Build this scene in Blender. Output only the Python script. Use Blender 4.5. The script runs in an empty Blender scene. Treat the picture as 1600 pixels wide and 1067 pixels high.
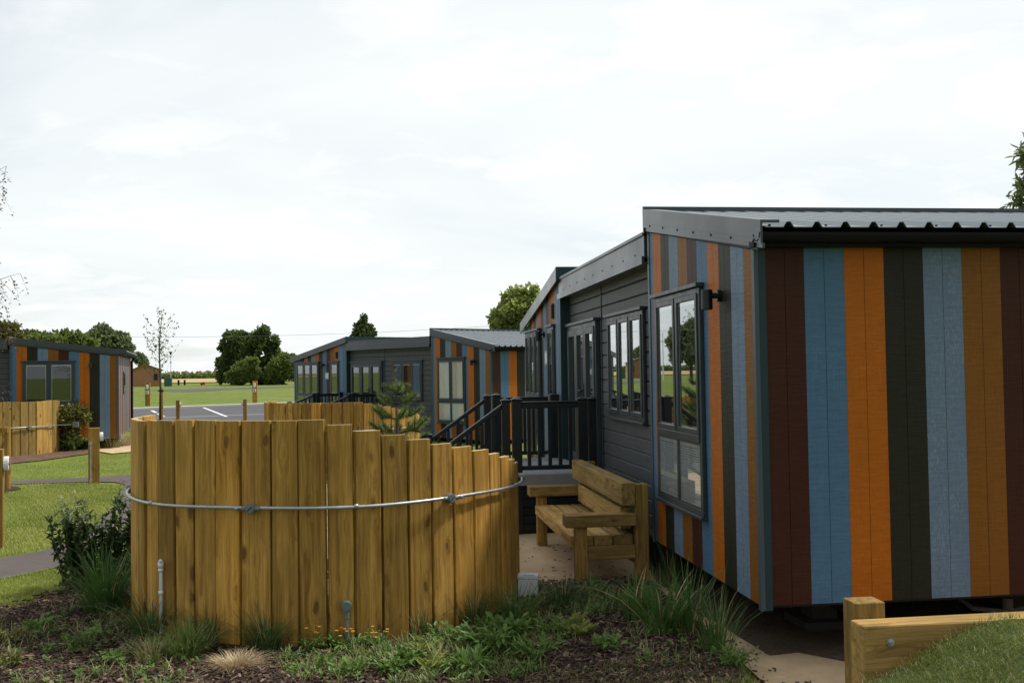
import bpy, bmesh, math, random
from mathutils import Vector, Matrix, noise
from mathutils.geometry import tessellate_polygon

random.seed(7)
R = math.radians
scene = bpy.context.scene
col = scene.collection

# ------------------------------------------------------------------ camera
EYE = Vector((0, 0, 2.0))
F, CX, CY = 1556.0, 800.0, 533.5          # 35 mm lens on a 1600 px wide frame
_y, _p, _r = R(7.32), R(1.64), R(0.9)
FW = Vector((math.sin(_y) * math.cos(_p), math.cos(_y) * math.cos(_p), math.sin(_p)))
_r0 = Vector((math.cos(_y), -math.sin(_y), 0)); _u0 = _r0.cross(FW)
RT = _r0 * math.cos(_r) - _u0 * math.sin(_r)
UP = _u0 * math.cos(_r) + _r0 * math.sin(_r)
cam = bpy.data.objects.new('camera', bpy.data.cameras.new('camera'))
col.objects.link(cam); scene.camera = cam
cam.data.sensor_width = 36; cam.data.lens = F / 1600 * 36
cam.data.clip_start = 0.05; cam.data.clip_end = 6000
m = Matrix((RT, UP, -FW)).transposed().to_4x4(); m.translation = EYE
cam.matrix_world = m


def ray(px, py): return FW + RT * ((px - CX) / F) - UP * ((py - CY) / F)
def ground(px, py, z=0.0):
    d = ray(px, py); return EYE + d * ((z - EYE.z) / d.z)
def depth(px, py, Z): return EYE + ray(px, py) * Z
def height_on(px, py, x, y):
    d = ray(px, py); k = math.hypot(x, y) / math.hypot(d.x, d.y); return EYE.z + d.z * k


# ------------------------------------------------------------------ node helpers
class NT:
    def __init__(s, name):
        s.m = bpy.data.materials.new(name); s.m.use_nodes = True
        s.t = s.m.node_tree; s.n = s.t.nodes; s.l = s.t.links
        s.b = s.n['Principled BSDF']; s.out = s.n['Material Output']
    def add(s, typ, **kw):
        n = s.n.new(typ)
        for k, v in kw.items(): setattr(n, k, v)
        return n
    def link(s, a, b): s.l.new(a, b)
    def setin(s, node, name, v): node.inputs[name].default_value = v
    def coords(s, scale=(1, 1, 1), rnd=True):
        tc = s.add('ShaderNodeTexCoord'); mp = s.add('ShaderNodeMapping')
        mp.inputs['Scale'].default_value = scale
        if rnd:
            oi = s.add('ShaderNodeObjectInfo'); ml = s.add('ShaderNodeMath', operation='MULTIPLY')
            s.link(oi.outputs['Random'], ml.inputs[0]); ml.inputs[1].default_value = 37.0
            ad = s.add('ShaderNodeVectorMath', operation='ADD')
            s.link(tc.outputs['Object'], ad.inputs[0]); s.link(ml.outputs[0], ad.inputs[1])
            s.link(ad.outputs[0], mp.inputs['Vector'])
        else:
            s.link(tc.outputs['Object'], mp.inputs['Vector'])
        return mp.outputs['Vector']
    def noise(s, vec, scale=5, detail=4, rough=.55, dist=0):
        n = s.add('ShaderNodeTexNoise'); n.inputs['Scale'].default_value = scale
        n.inputs['Detail'].default_value = detail; n.inputs['Roughness'].default_value = rough
        n.inputs['Distortion'].default_value = dist
        if vec is not None: s.link(vec, n.inputs['Vector'])
        return n.outputs['Fac']
    def ramp(s, fac, stops):
        r = s.add('ShaderNodeValToRGB'); cr = r.color_ramp
        while len(cr.elements) < len(stops): cr.elements.new(.5)
        for e, (p, c) in zip(cr.elements, stops):
            e.position = p; e.color = (c, c, c, 1) if isinstance(c, (int, float)) else (*c, 1)
        s.link(fac, r.inputs['Fac']); return r.outputs['Color']
    def mix(s, fac, a, b, mode='MIX'):
        n = s.add('ShaderNodeMix', data_type='RGBA', blend_type=mode)
        for sock, v in ((n.inputs['Factor'], fac), (n.inputs[6], a), (n.inputs[7], b)):
            if hasattr(v, 'links'): s.link(v, sock)
            elif isinstance(v, (int, float)): sock.default_value = v if sock.type == 'VALUE' else (v, v, v, 1)
            else: sock.default_value = (*v, 1)
        return n.outputs[2]
    def math(s, op, a, b=0.0):
        n = s.add('ShaderNodeMath', operation=op)
        for i, v in enumerate((a, b)):
            if hasattr(v, 'links'): s.link(v, n.inputs[i])
            else: n.inputs[i].default_value = v
        return n.outputs[0]
    def bump(s, h, strength=.3, dist=.01):
        b = s.add('ShaderNodeBump'); b.inputs['Strength'].default_value = strength
        b.inputs['Distance'].default_value = dist
        s.link(h, b.inputs['Height']); s.link(b.outputs['Normal'], s.b.inputs['Normal'])
    def color(s, c): s.link(c, s.b.inputs['Base Color'])


def mat_wood(name, axis, dark, light, knot=(.15, .07, .018), knots=1.0, rough=.75, bump=.35):
    """softwood: grain along `axis`, knots, drying streaks, each piece its own tone"""
    s = NT(name)
    base = s.coords()
    def sc(al, ac):
        mp = s.add('ShaderNodeMapping'); v = [ac, ac, ac]; v[axis] = al
        mp.inputs['Scale'].default_value = v; s.link(base, mp.inputs['Vector']); return mp.outputs['Vector']
    vo = s.add('ShaderNodeTexVoronoi'); vo.inputs['Scale'].default_value = 1.0
    vo.inputs['Randomness'].default_value = .95
    wob = s.noise(base, 9, 2)
    vv = sc(2.9, 7.0)
    va = s.add('ShaderNodeVectorMath', operation='ADD'); wsc = s.math('MULTIPLY', wob, .22)
    s.link(vv, va.inputs[0]); s.link(wsc, va.inputs[1]); s.link(va.outputs[0], vo.inputs['Vector'])
    d = vo.outputs['Distance']
    # grain bends round each knot
    bend = s.math('MULTIPLY', s.math('POWER', s.math('SUBTRACT', 1.0, s.math('MINIMUM', d, 1.0)), 3.0), 1.4)
    g0 = sc(.9, 26)
    ga = s.add('ShaderNodeVectorMath', operation='ADD'); s.link(g0, ga.inputs[0]); s.link(bend, ga.inputs[1])
    grain = s.noise(ga.outputs[0], 1.0, 5, .6, .6)
    fine = s.noise(sc(3, 160), 1.0, 3, .6)
    blot = s.noise(sc(1.2, 3.5), 1.0, 4, .6)
    c = s.ramp(grain, [(.3, dark), (.5, [a * .45 + b * .55 for a, b in zip(dark, light)]), (.7, light)])
    c = s.mix(s.ramp(fine, [(.35, .35), (.6, 0.0)]), c, [x * .5 for x in dark])
    c = s.mix(s.ramp(blot, [(.42, 0.0), (.7, .55)]), c, [dark[0] * .62, dark[1] * .7, dark[2] * .7])
    sepc = s.add('ShaderNodeSeparateColor'); s.link(vo.outputs['Color'], sepc.inputs[0])
    keep = s.ramp(sepc.outputs[0], [(.36, 0.0), (.38, 1.0)])
    kn = s.math('MULTIPLY', s.ramp(d, [(.05 * knots, 1.0), (.10 * knots, .8), (.17 * knots, .35), (.30 * knots, 0.0)]), keep)
    c = s.mix(kn, c, knot)
    ring = s.math('MULTIPLY', s.ramp(d, [(.0, .0), (.09 * knots, .0), (.12 * knots, .6), (.15 * knots, 0.0)]), keep)
    c = s.mix(ring, c, [x * .4 for x in knot])
    oi = s.add('ShaderNodeObjectInfo')
    tone = s.ramp(oi.outputs['Random'], [(0, (.66, .68, .66)), (.5, (1, 1, 1)), (1, (1.22, 1.14, 1.02))])
    c = s.mix(1.0, c, tone, 'MULTIPLY')
    s.color(c); s.b.inputs['Roughness'].default_value = rough
    s.b.inputs['Specular IOR Level'].default_value = .25
    h = s.math('ADD', grain, s.math('MULTIPLY', fine, .5))
    s.bump(h, bump, .006); return s.m


def mat_siding(name, c0, vertical=True, chalk=.28):
    """embossed painted cladding board: fine saw marks and some cathedral grain"""
    s = NT(name)
    v = s.coords((6, 6, 62) if vertical else (9, 4, 34), rnd=False)
    saw = s.noise(v, 1.0, 3, .6, .25)
    v2 = s.coords((44, 44, 1.8) if vertical else (5, 2.2, 44), rnd=False)
    cath = s.noise(v2, 1.0, 3, .6, 1.6)
    big = s.noise(s.coords((5, 5, 1.4), rnd=False), 1.0, 3)
    h = s.math('ADD', s.math('MULTIPLY', saw, 1.0), s.math('MULTIPLY', cath, .8))
    c = s.mix(s.ramp(saw, [(.35, .0), (.7, .5)]), [x * .78 for x in c0], [min(1, x * 1.18 + .005) for x in c0])
    c = s.mix(s.ramp(big, [(.4, 0.0), (.75, .35)]), c, [x * .8 + .01 for x in c0])
    # chalky weathering that breaks up along the raised grain, and a little grime
    sp = s.noise(s.coords((70, 70, 30), rnd=False), 1.0, 4, .7); pt = s.noise(s.coords((2.6, 2.6, 1.6), rnd=False), 1.0, 3, .6)
    ck = s.math('MULTIPLY', s.ramp(sp, [(.50, 0.0), (.66, 1.0)]), s.ramp(pt, [(.42, .12), (.70, 1.0)]))
    c = s.mix(s.math('MULTIPLY', ck, chalk), c, [x * .5 + .33 for x in c0] if chalk > .3 else [x * 1.6 + .006 for x in c0])
    gr = s.noise(s.coords((9, 9, 1.1), rnd=False), 1.0, 4, .65)
    c = s.mix(s.ramp(gr, [(.50, 0.0), (.78, .35)]), c, [x * .55 + .004 for x in c0])
    s.color(c); s.b.inputs['Roughness'].default_value = .5
    s.b.inputs['Specular IOR Level'].default_value = .2
    s.bump(h, .6, .005); return s.m


def mat_plain(name, c, rough=.5, metal=0.0, var=.12, nscale=8, spec=.5, bump=0.0):
    s = NT(name)
    n = s.noise(s.coords((1, 1, 1)), nscale, 5, .6)
    s.color(s.mix(s.ramp(n, [(.3, 0.0), (.7, 1.0)]), [x * (1 - var) for x in c], [min(1, x * (1 + var)) for x in c]))
    s.b.inputs['Roughness'].default_value = rough; s.b.inputs['Metallic'].default_value = metal
    s.b.inputs['Specular IOR Level'].default_value = spec
    rr = s.ramp(n, [(.3, max(0, rough - .08)), (.7, min(1, rough + .08))]); s.link(rr, s.b.inputs['Roughness'])
    if bump: s.bump(s.noise(s.coords(), nscale * 12, 4), bump, .004)
    return s.m


def mat_ground(name, stops, scale, fine, bump=.4, dist=.02, rough=.9, patch=None):
    s = NT(name)
    v = s.coords(rnd=False)
    a = s.noise(v, scale, 6, .65); b = s.noise(v, fine, 5, .7)
    f = s.math('ADD', s.math('MULTIPLY', a, .5), s.math('MULTIPLY', b, .5))
    c = s.ramp(f, stops)
    if patch:
        c = s.mix(s.ramp(s.noise(v, patch[0], 4, .6), [(.48, 0.0), (.66, patch[2])]), c, patch[1])
    if patch:
        c = s.mix(s.ramp(s.noise(v, 1.3, 5, .7), [(.40, .55), (.56, 0.0)]), c, [x * .62 for x in stops[1][1]])
    s.color(c); s.b.inputs['Roughness'].default_value = rough; s.b.inputs['Specular IOR Level'].default_value = .2
    s.bump(b, bump, dist); return s.m


def mat_leaf(name, a, b, trans=.35, rough=.5, spec=.35, clump=1.2):
    s = NT(name)
    n = s.noise(s.coords(), clump, 3, .6)
    n2 = s.noise(s.coords(), clump * 14, 2, .6)
    f = s.math('ADD', s.math('MULTIPLY', n, .6), s.math('MULTIPLY', n2, .4))
    c = s.ramp(f, [(.34, a), (.64, b)])
    s.color(c); s.b.inputs['Roughness'].default_value = rough; s.b.inputs['Specular IOR Level'].default_value = spec
    tr = s.add('ShaderNodeBsdfTranslucent'); s.link(c, tr.inputs['Color'])
    mx = s.add('ShaderNodeMixShader'); mx.inputs[0].default_value = trans
    s.link(s.b.outputs[0], mx.inputs[1]); s.link(tr.outputs[0], mx.inputs[2]); s.link(mx.outputs[0], s.out.inputs['Surface'])
    return s.m


def mat_glass(name, tint=(.92, .95, .96), ior=3.4):
    s = NT(name)
    tr = s.add('ShaderNodeBsdfTransparent'); tr.inputs['Color'].default_value = (*tint, 1)
    gl = s.add('ShaderNodeBsdfGlossy'); gl.inputs['Roughness'].default_value = .012
    gl.inputs['Color'].default_value = (.93, .97, .98, 1)
    fr = s.add('ShaderNodeFresnel'); fr.inputs['IOR'].default_value = 1.5
    mx = s.add('ShaderNodeMixShader')
    f4 = s.math('SUBTRACT', 1.0, s.math('POWER', s.math('SUBTRACT', 1.0, fr.outputs[0]), ior))     # two or four glass faces
    s.link(f4, mx.inputs[0]); s.link(tr.outputs[0], mx.inputs[1]); s.link(gl.outputs[0], mx.inputs[2])
    s.link(mx.outputs[0], s.out.inputs['Surface']); return s.m


M = {}
M['blue'] = mat_siding('siding_blue', (.078, .178, .305))
M['orange'] = mat_siding('siding_orange', (.47, .13, .004))
M['brown'] = mat_siding('siding_dark_brown', (.019, .021, .012))
M['greyblue'] = mat_siding('siding_grey_blue', (.15, .23, .34), True, .42)
M['tan'] = mat_siding('siding_tan', (.235, .092, .009))
M['red'] = mat_siding('siding_red', (.052, .013, .006))
M['lap'] = mat_siding('siding_lap_grey', (.082, .092, .102), False)
M['trim'] = mat_plain('trim_slate', (.014, .040, .050), .45, 0, .05, 3, .3)
M['trimlight'] = mat_plain('trim_grey_blue', (.055, .08, .10), .4, 0, .02, 3, .35)
M['roof'] = mat_plain('roof_steel', (.27, .30, .32), .33, .45, .1, 2)
M['fascia'] = mat_plain('fascia_steel', (.034, .047, .060), .3, .1, .02, 1, .6)
M['gutter'] = mat_plain('gutter_black', (.007, .010, .012), .55, 0, .1, 8, .15)
M['frame'] = mat_plain('window_frame_anthracite', (.028, .042, .052), .36)
M['black'] = mat_plain('rail_black', (.008, .013, .018), .35, 0, .1, 8, .4)
M['void'] = mat_plain('underfloor_dark', (.010, .010, .011), .85)
M['pier'] = mat_plain('pier_block', (.05, .046, .042), .9)
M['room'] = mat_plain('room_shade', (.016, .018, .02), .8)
M['curtain'] = mat_plain('curtain_cloth', (.86, .88, .87), .8, 0, .04)
M['curtain2'] = mat_plain('curtain_pink', (.84, .74, .68), .8, 0, .06)
M['blind'] = mat_plain('blind_pale', (.76, .82, .86), .5, 0, .05)
M['white'] = mat_plain('white_plastic', (.72, .74, .74), .42, 0, .06)
M['sash'] = mat_plain('sash_white', (.62, .66, .68), .42, 0, .05)
M['glass'] = mat_glass('pane_glass'); M['clear'] = mat_glass('pane_clear', (.97, .98, .98), 1.6)
M['zinc'] = mat_plain('conduit_zinc', (.40, .44, .46), .38, .55, .15, 12)
M['boxgrey'] = mat_plain('junction_grey', (.16, .18, .18), .5, .2, .15, 15)
M['greenpipe'] = mat_plain('pipe_green_grey', (.13, .17, .16), .5)
M['meter'] = mat_plain('meter_box_grey', (.62, .65, .70), .5, 0, .05)
M['plaque'] = mat_plain('plaque_grey', (.34, .36, .36), .5, 0, .1, 30)
M['deck'] = mat_plain('deck_board_grey', (.20, .21, .225), .6, 0, .12, 6)
M['board'] = mat_wood('treated_pine_board', 2, (.265, .138, .023), (.70, .415, .098))
M['boardend'] = mat_wood('sawn_end', 0, (.34, .25, .12), (.55, .43, .25), knots=.3)
M['sunboard'] = mat_wood('treated_pine_board_sunlit', 2, (.30, .18, .045), (.58, .38, .12))  # copy of the board wood with sunlight put into its colour
M['sleeper'] = mat_wood('oak_sleeper', 1, (.23, .14, .036), (.60, .40, .145), knots=.8)
M['sleeperx'] = mat_wood('oak_sleeper_cross', 0, (.20, .12, .03), (.54, .35, .12), knots=.8)
M['sleeperz'] = mat_wood('oak_sleeper_post', 2, (.18, .105, .025), (.49, .31, .095), knots=.8)
M['post'] = mat_wood('bollard_pine', 2, (.26, .135, .025), (.56, .33, .085))
M['bark'] = mat_plain('bark', (.09, .075, .06), .85, 0, .4, 14, .2, .6)
M['bungalow'] = mat_plain('bungalow_timber', (.38, .19, .10), .7, 0, .12, 3)
M['slate'] = mat_plain('bungalow_slate', (.12, .14, .16), .6)
M['redpaint'] = mat_plain('red_paint', (.45, .04, .03), .5)
M['greencab'] = mat_plain('green_cabinet', (.02, .11, .09), .5)
M['lawn'] = mat_ground('lawn_turf', [(.3, (.075, .115, .014)), (.5, (.125, .17, .022)), (.70, (.225, .24, .05))], .35, 28, .6, .03, patch=(.16, (.17, .18, .06), .5))
M['mound'] = mat_ground('mound_turf', [(.3, (.028, .045, .010)), (.5, (.06, .085, .02)), (.7, (.11, .13, .04))], 2.5, 45, .8, .03)
M['field'] = mat_ground('dry_field', [(.3, (.30, .22, .10)), (.7, (.46, .36, .19))], .08, 1.5, .3, .05)
M['mulch'] = mat_ground('bark_mulch', [(.3, (.018, .011, .008)), (.5, (.055, .032, .022)), (.72, (.12, .075, .05))], 9, 55, 1.0, .03)
M['slab'] = mat_ground('sandy_concrete', [(.3, (.42, .30, .185)), (.55, (.57, .42, .265)), (.75, (.66, .50, .34))], 2.2, 60, .25, .006, .85, patch=(1.6, (.36, .26, .17), .5))
M['path'] = mat_ground('path_tarmac', [(.3, (.068, .056, .055)), (.7, (.125, .104, .10))], 1.2, 130, .5, .006)
M['asphalt'] = mat_ground('carpark_asphalt', [(.3, (.066, .067, .07)), (.7, (.105, .105, .11))], .4, 40, .3, .006)
M['kerb'] = mat_ground('kerb_concrete', [(.3, (.36, .35, .33)), (.7, (.50, .49, .46))], 1, 20, .2, .006)
M['line'] = mat_ground('marking_white', [(.3, (.55, .56, .56)), (.7, (.75, .76, .76))], 2, 30, .1, .003)
M['chipA'] = mat_plain('chip_brown', (.075, .042, .026), .85, 0, .4, 25)
M['chipB'] = mat_plain('chip_pale', (.21, .15, .10), .85, 0, .35, 25)
M['chipC'] = mat_plain('chip_dark', (.026, .017, .012), .9, 0, .3, 25)
M['blade'] = mat_leaf('grass_blade', (.165, .225, .025), (.36, .385, .085), .35, clump=.9)
M['moundblade'] = mat_leaf('mound_blade', (.08, .125, .014), (.25, .275, .055), .3, clump=1.6)
M['tuft'] = mat_leaf('tuft_blade', (.03, .08, .022), (.11, .18, .055), .3, clump=4)
M['tuftpale'] = mat_leaf('tuft_blade_pale', (.09, .15, .03), (.25, .33, .09), .3, clump=4)
M['reed'] = mat_leaf('reed_blade', (.038, .105, .022), (.13, .24, .055), .35, clump=3)
M['straw'] = mat_leaf('straw_blade', (.34, .26, .14), (.62, .50, .32), .25, clump=6)
M['shrub'] = mat_leaf('shrub_leaf', (.018, .050, .014), (.075, .125, .035), .25, .5, .12, clump=4)
M['shrubtip'] = mat_leaf('shrub_tip', (.10, .13, .05), (.26, .27, .15), .25, clump=6)
M['herb'] = mat_leaf('herb_leaf', (.055, .13, .024), (.18, .28, .06), .3, clump=6)
M['fern'] = mat_leaf('fern_leaf', (.14, .19, .03), (.30, .33, .07), .3, clump=6)
M['flower'] = mat_leaf('flower_orange', (.62, .25, .02), (.75, .42, .04), .3, clump=9)
M['yellowshrub'] = mat_leaf('shrub_yellow_green', (.06, .085, .015), (.24, .22, .05), .3, clump=5)
M['treedark'] = mat_leaf('tree_leaf_dark', (.048, .085, .024), (.15, .20, .062), .4, .6, .2, clump=.45)
M['treemid'] = mat_leaf('tree_leaf_mid', (.085, .14, .03), (.22, .27, .075), .45, .6, .2, clump=.5)
M['willow'] = mat_leaf('tree_leaf_willow', (.09, .125, .055), (.22, .26, .12), .3, .6, .2, clump=.5)
M['willowpale'] = mat_leaf('tree_leaf_willow_pale', (.12, .17, .07), (.30, .34, .17), .5, .6, .2, clump=1.5)
M['ash'] = mat_leaf('tree_leaf_bright', (.15, .21, .045), (.38, .44, .13), .55, .5, .2, clump=.6)
M['olive'] = mat_leaf('tree_leaf_olive', (.085, .095, .022), (.21, .20, .055), .3, .6, .2, clump=.6)
M['needle'] = mat_leaf('pine_needle', (.06, .11, .03), (.21, .265, .085), .25, .5, .15, clump=6)
M['birchleaf'] = mat_leaf('birch_leaf', (.07, .06, .03), (.16, .12, .06), .3, clump=5)
M['youngleaf'] = mat_leaf('young_leaf', (.06, .11, .03), (.17, .23, .07), .35, clump=3)


# ------------------------------------------------------------------ mesh helpers
class MB:
    def __init__(s): s.v = []; s.f = []; s.m = []
    def face(s, pts, m=0):
        i = len(s.v); s.v += [tuple(p) for p in pts]; s.f.append(tuple(range(i, i + len(pts)))); s.m.append(m)
    def mesh(s, vs, fs, m=0):
        i = len(s.v); s.v += [tuple(p) for p in vs]
        for f in fs: s.f.append(tuple(k + i for k in f)); s.m.append(m)
    def box(s, x0, y0, z0, x1, y1, z1, m=0, M4=None):
        vs = [Vector((x, y, z)) for z in (z0, z1) for y in (y0, y1) for x in (x0, x1)]
        if M4 is not None: vs = [M4 @ v for v in vs]
        s.mesh(vs, [(0, 2, 3, 1), (4, 5, 7, 6), (0, 1, 5, 4), (2, 6, 7, 3), (0, 4, 6, 2), (1, 3, 7, 5)], m); return s
    def prism(s, poly, ax, a, b, m=0):
        """poly of 2-D points in the plane of the two other axes, extruded along axis ax from a to b"""
        def P(p, t):
            q = [0, 0, 0]; o = [i for i in range(3) if i != ax]; q[o[0]], q[o[1]] = p; q[ax] = t; return q
        n = len(poly)
        vs = [P(p, a) for p in poly] + [P(p, b) for p in poly]
        fs = [tuple(range(n))[::-1], tuple(range(n, 2 * n))] + [(i, (i + 1) % n, n + (i + 1) % n, n + i) for i in range(n)]
        s.mesh(vs, fs, m); return s
    def tube(s, pts, r, n=8, m=0, cap=True):
        pts = [Vector(p) for p in pts]; k = len(pts)
        rs = r if isinstance(r, (list, tuple)) else [r] * k
        base = len(s.v); ref = None
        for i, p in enumerate(pts):
            d = (pts[min(i + 1, k - 1)] - pts[max(i - 1, 0)]).normalized()
            if ref is None: ref = d.orthogonal().normalized()
            ref = (ref - d * ref.dot(d)).normalized(); b = d.cross(ref)
            for j in range(n):
                a = 2 * math.pi * j / n; s.v.append(tuple(p + (ref * math.cos(a) + b * math.sin(a)) * rs[i]))
        for i in range(k - 1):
            for j in range(n):
                s.f.append((base + i * n + j, base + i * n + (j + 1) % n, base + (i + 1) * n + (j + 1) % n, base + (i + 1) * n + j)); s.m.append(m)
        if cap:
            s.f.append(tuple(base + j for j in range(n))[::-1]); s.m.append(m)
            s.f.append(tuple(base + (k - 1) * n + j for j in range(n))); s.m.append(m)
        return s
    def disc(s, c, axis, r, h, n=16, m=0):
        c = Vector(c); a = Vector(axis).normalized(); return s.tube([c, c + a * h], r, n, m)
    def build(s, name, mats, parent=None, loc=(0, 0, 0), smooth=False, bevel=0.0, recalc=True):
        me = bpy.data.meshes.new(name); me.from_pydata(s.v, [], s.f)
        for x in (mats if isinstance(mats, (list, tuple)) else [mats]): me.materials.append(M[x])
        me.polygons.foreach_set('material_index', s.m)
        bm = bmesh.new(); bm.from_mesh(me)
        if recalc and len(bm.faces) < 6000: bmesh.ops.recalc_face_normals(bm, faces=bm.faces)
        bm.to_mesh(me); bm.free()
        if smooth: me.polygons.foreach_set('use_smooth', [True] * len(me.polygons))
        me.update()
        o = bpy.data.objects.new(name, me); col.objects.link(o); o.location = loc
        if parent is not None: o.parent = parent
        if bevel:
            b = o.modifiers.new('bevel', 'BEVEL'); b.width = bevel; b.segments = 2; b.limit_method = 'ANGLE'
        return o


def tag(o, label, cat, group=None):
    o['label'] = label; o['category'] = cat
    if group: o['group'] = group
    return o
def thing(name, loc, rz, label, cat, group=None):
    o = bpy.data.objects.new(name, None); o.empty_display_size = .2; col.objects.link(o)
    o.location = loc; o.rotation_euler = (0, 0, rz); return tag(o, label, cat, group)
def copy_tree(o, parent=None):
    c = o.copy(); col.objects.link(c); c.parent = parent
    for ch in list(o.children): copy_tree(ch, c)
    return c
def structure(o): o['kind'] = 'structure'; return o
def stuff(o): o['kind'] = 'stuff'; return o
def sheet(name, pts, z, mat):
    vs = [Vector((p[0], p[1], z)) for p in pts]; b = MB()
    b.mesh(vs, [tuple(t) for t in tessellate_polygon([vs])]); return structure(b.build(name, mat))
def inside(x, y, poly):
    c = False; n = len(poly)
    for i in range(n):
        x1, y1 = poly[i][:2]; x2, y2 = poly[(i + 1) % n][:2]
        if (y1 > y) != (y2 > y) and x < (x2 - x1) * (y - y1) / (y2 - y1) + x1: c = not c
    return c
def sstep(a, b, x):
    t = max(0, min(1, (x - a) / (b - a))); return t * t * (3 - 2 * t)

# ------------------------------------------------------------------ ground
def terrain(x, y):
    return .38 * sstep(70, 100, y) + .12 * math.exp(-((y - 80) / 6) ** 2)
b = MB()
ys = [-1500, -400, -100, -40, -20, -8] + [i * 1.0 for i in range(-4, 40, 2)] + [i * 2.5 for i in range(16, 50)] + [130, 150, 180, 220, 300, 500, 900, 2500]
xs = [-2500, -800, -300, -150, -100] + [i * 4.0 for i in range(-20, 21)] + [100, 150, 300, 800, 2500]
nx = len(xs)
b.mesh([(x, y, terrain(x, y) - .012) for y in ys for x in xs],
       [(j * nx + i, j * nx + i + 1, (j + 1) * nx + i + 1, (j + 1) * nx + i) for j in range(len(ys) - 1) for i in range(nx - 1)])
structure(b.build('lawn_ground', 'lawn', smooth=True))
sheet('dry_field', [(-400, 205), (400, 205), (600, 420), (-600, 420)], .52, 'field')

# tarmac path: lower stretch beside the shrub, bend, and the level stretch past the bollard
g = lambda px, py: tuple(ground(px, py)[:2])
path_pts = [g(-260, 915), g(0, 872), g(60, 862), g(110, 847), g(150, 822), g(176, 793), g(190, 768), g(196, 757), g(180, 753.0), g(130, 752.5), g(30, 756), g(-200, 766),
            g(-200, 760), g(30, 750.5), g(130, 746.5), g(200, 742), (-3.3, 21.4), (2.0, 20.2), (2.0, 18.6), (-2.4, 19.4), (-3.1, 17.0), (-3.05, 13.6), (-3.3, 11.4), g(60, 893), g(0, 905), g(-260, 955)]
sheet('tarmac_path', path_pts, .004, 'path')
# car park with kerb and markings
cp = [(-60, 36), (30, 38), (30, 79), (-7.5, 66.2), (-14.75, 61.4), (-60, 42)]
cp = [(-48, 38.1), (18, 38.1), (18, 83.9), (-7.5, 66.3), (-14.75, 61.3)]
sheet('car_park', cp, .008, 'asphalt')
def strip(name, p, q, w, z, mat, h=.0):
    p, q = Vector((*p[:2], 0)), Vector((*q[:2], 0)); d = (q - p).normalized(); n = Vector((-d.y, d.x, 0)) * w * .5
    b = MB()
    if h: b.prism([(v.x, v.y) for v in (p - n, q - n, q + n, p + n)], 2, z, z + h)
    else: b.face([v + Vector((0, 0, z)) for v in (p - n, q - n, q + n, p + n)])
    return structure(b.build(name, mat))
strip('road_kerb', (-70, 23.1), (18, 84.2), 1.1, -.02, 'kerb', .13)
strip('road_marking', (-40, 36.5), (14, 59), .15, .013, 'line')
strip('road_marking', g(318, 637), g(354, 651), .15, .013, 'line')
strip('road_marking', g(237, 641.5), g(244, 645), .16, .013, 'line')
strip('road_marking', g(247, 646.5), g(256, 651), .16, .013, 'line')
for k in (1, 2):
    o = Vector((2.7, 1.9)) * k * 1.6
    strip('road_marking', Vector(g(318, 637)) + o, Vector(g(354, 651)) + o, .15, .013, 'line')
rp = [g(395, 597.6), g(322, 599.5), g(300, 601), g(340, 600.4), g(368, 601.2), g(405, 599), g(470, 598)]
sheet('service_road', [(-27, 118), (-21, 103), (-19, 100.5), (-17.5, 101), (-17.2, 106), (-11, 118), (6, 123), (6, 130), (-12, 128)], .386, 'asphalt')

# concrete apron beside and under the lodge
slab = [(.95, 9.0), (2.42, 9.02), (2.40, 7.4), (2.34, 6.0), (2.30, 4.6), (2.30, 4.0), (8.6, 4.0), (8.6, 18.2), (-1.8, 18.2), (-1.8, 11.2), (.4, 10.6)]
sheet('concrete_apron', slab, .014, 'slab')
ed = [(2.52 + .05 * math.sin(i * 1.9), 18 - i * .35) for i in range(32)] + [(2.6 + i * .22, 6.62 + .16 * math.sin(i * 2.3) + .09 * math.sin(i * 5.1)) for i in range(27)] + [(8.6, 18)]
M['lodgeshade'] = mat_ground('underlodge_shade', [(.3, (.05, .036, .026)), (.55, (.10, .072, .05)), (.75, (.16, .12, .085))], 1.8, 35, .6, .02)
sheet('underlodge_shade_ground', ed, .018, 'lodgeshade')  # dark sheet that paints the shade under the lodge onto the apron
# pale floor inside the round screen
b = MB(); b.prism([(-.48 + 1.56 * math.cos(i * math.pi / 16), 8.99 + 1.56 * math.sin(i * math.pi / 16)) for i in range(32)], 2, -.05, .03)
structure(b.build('concrete_base', 'slab'))

# mulch bed with a gently uneven top
bed = [(-9, 3.0), (-4.2, 7.2), g(0, 955), g(30, 947), g(60, 940), g(100, 920), g(130, 905), g(190, 888), (-2.35, 11.1), (-2.1, 11.5), (-1.2, 10.9), (.6, 10.7), (1.05, 9.02), (1.75, 8.98), (2.36, 9.05),
       (2.37, 8.2), (2.33, 7.2), (2.27, 6.3), (2.1, 5.9), (1.6, 5.4), (1.2, 3.0)]
def bedz(x, y):
    n = noise.noise(Vector((x * 1.3, y * 1.3, 0))) * .035 + noise.noise(Vector((x * 5, y * 5, 3))) * .02
    return .045 + n + .05 * math.exp(-((x - 1.6) / .6) ** 2)
b = MB(); st = .06; idx = {}
def vid(i, j):
    if (i, j) not in idx:
        x, y = i * st, j * st; edge = 1.0
        for dx, dy in ((.12, 0), (-.12, 0), (0, .12), (0, -.12)):
            if not inside(x + dx, y + dy, bed): edge = min(edge, 0.0)
        idx[(i, j)] = len(b.v); b.v.append((x, y, bedz(x, y) * edge + (.0 if edge else .002)))
    return idx[(i, j)]
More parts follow.
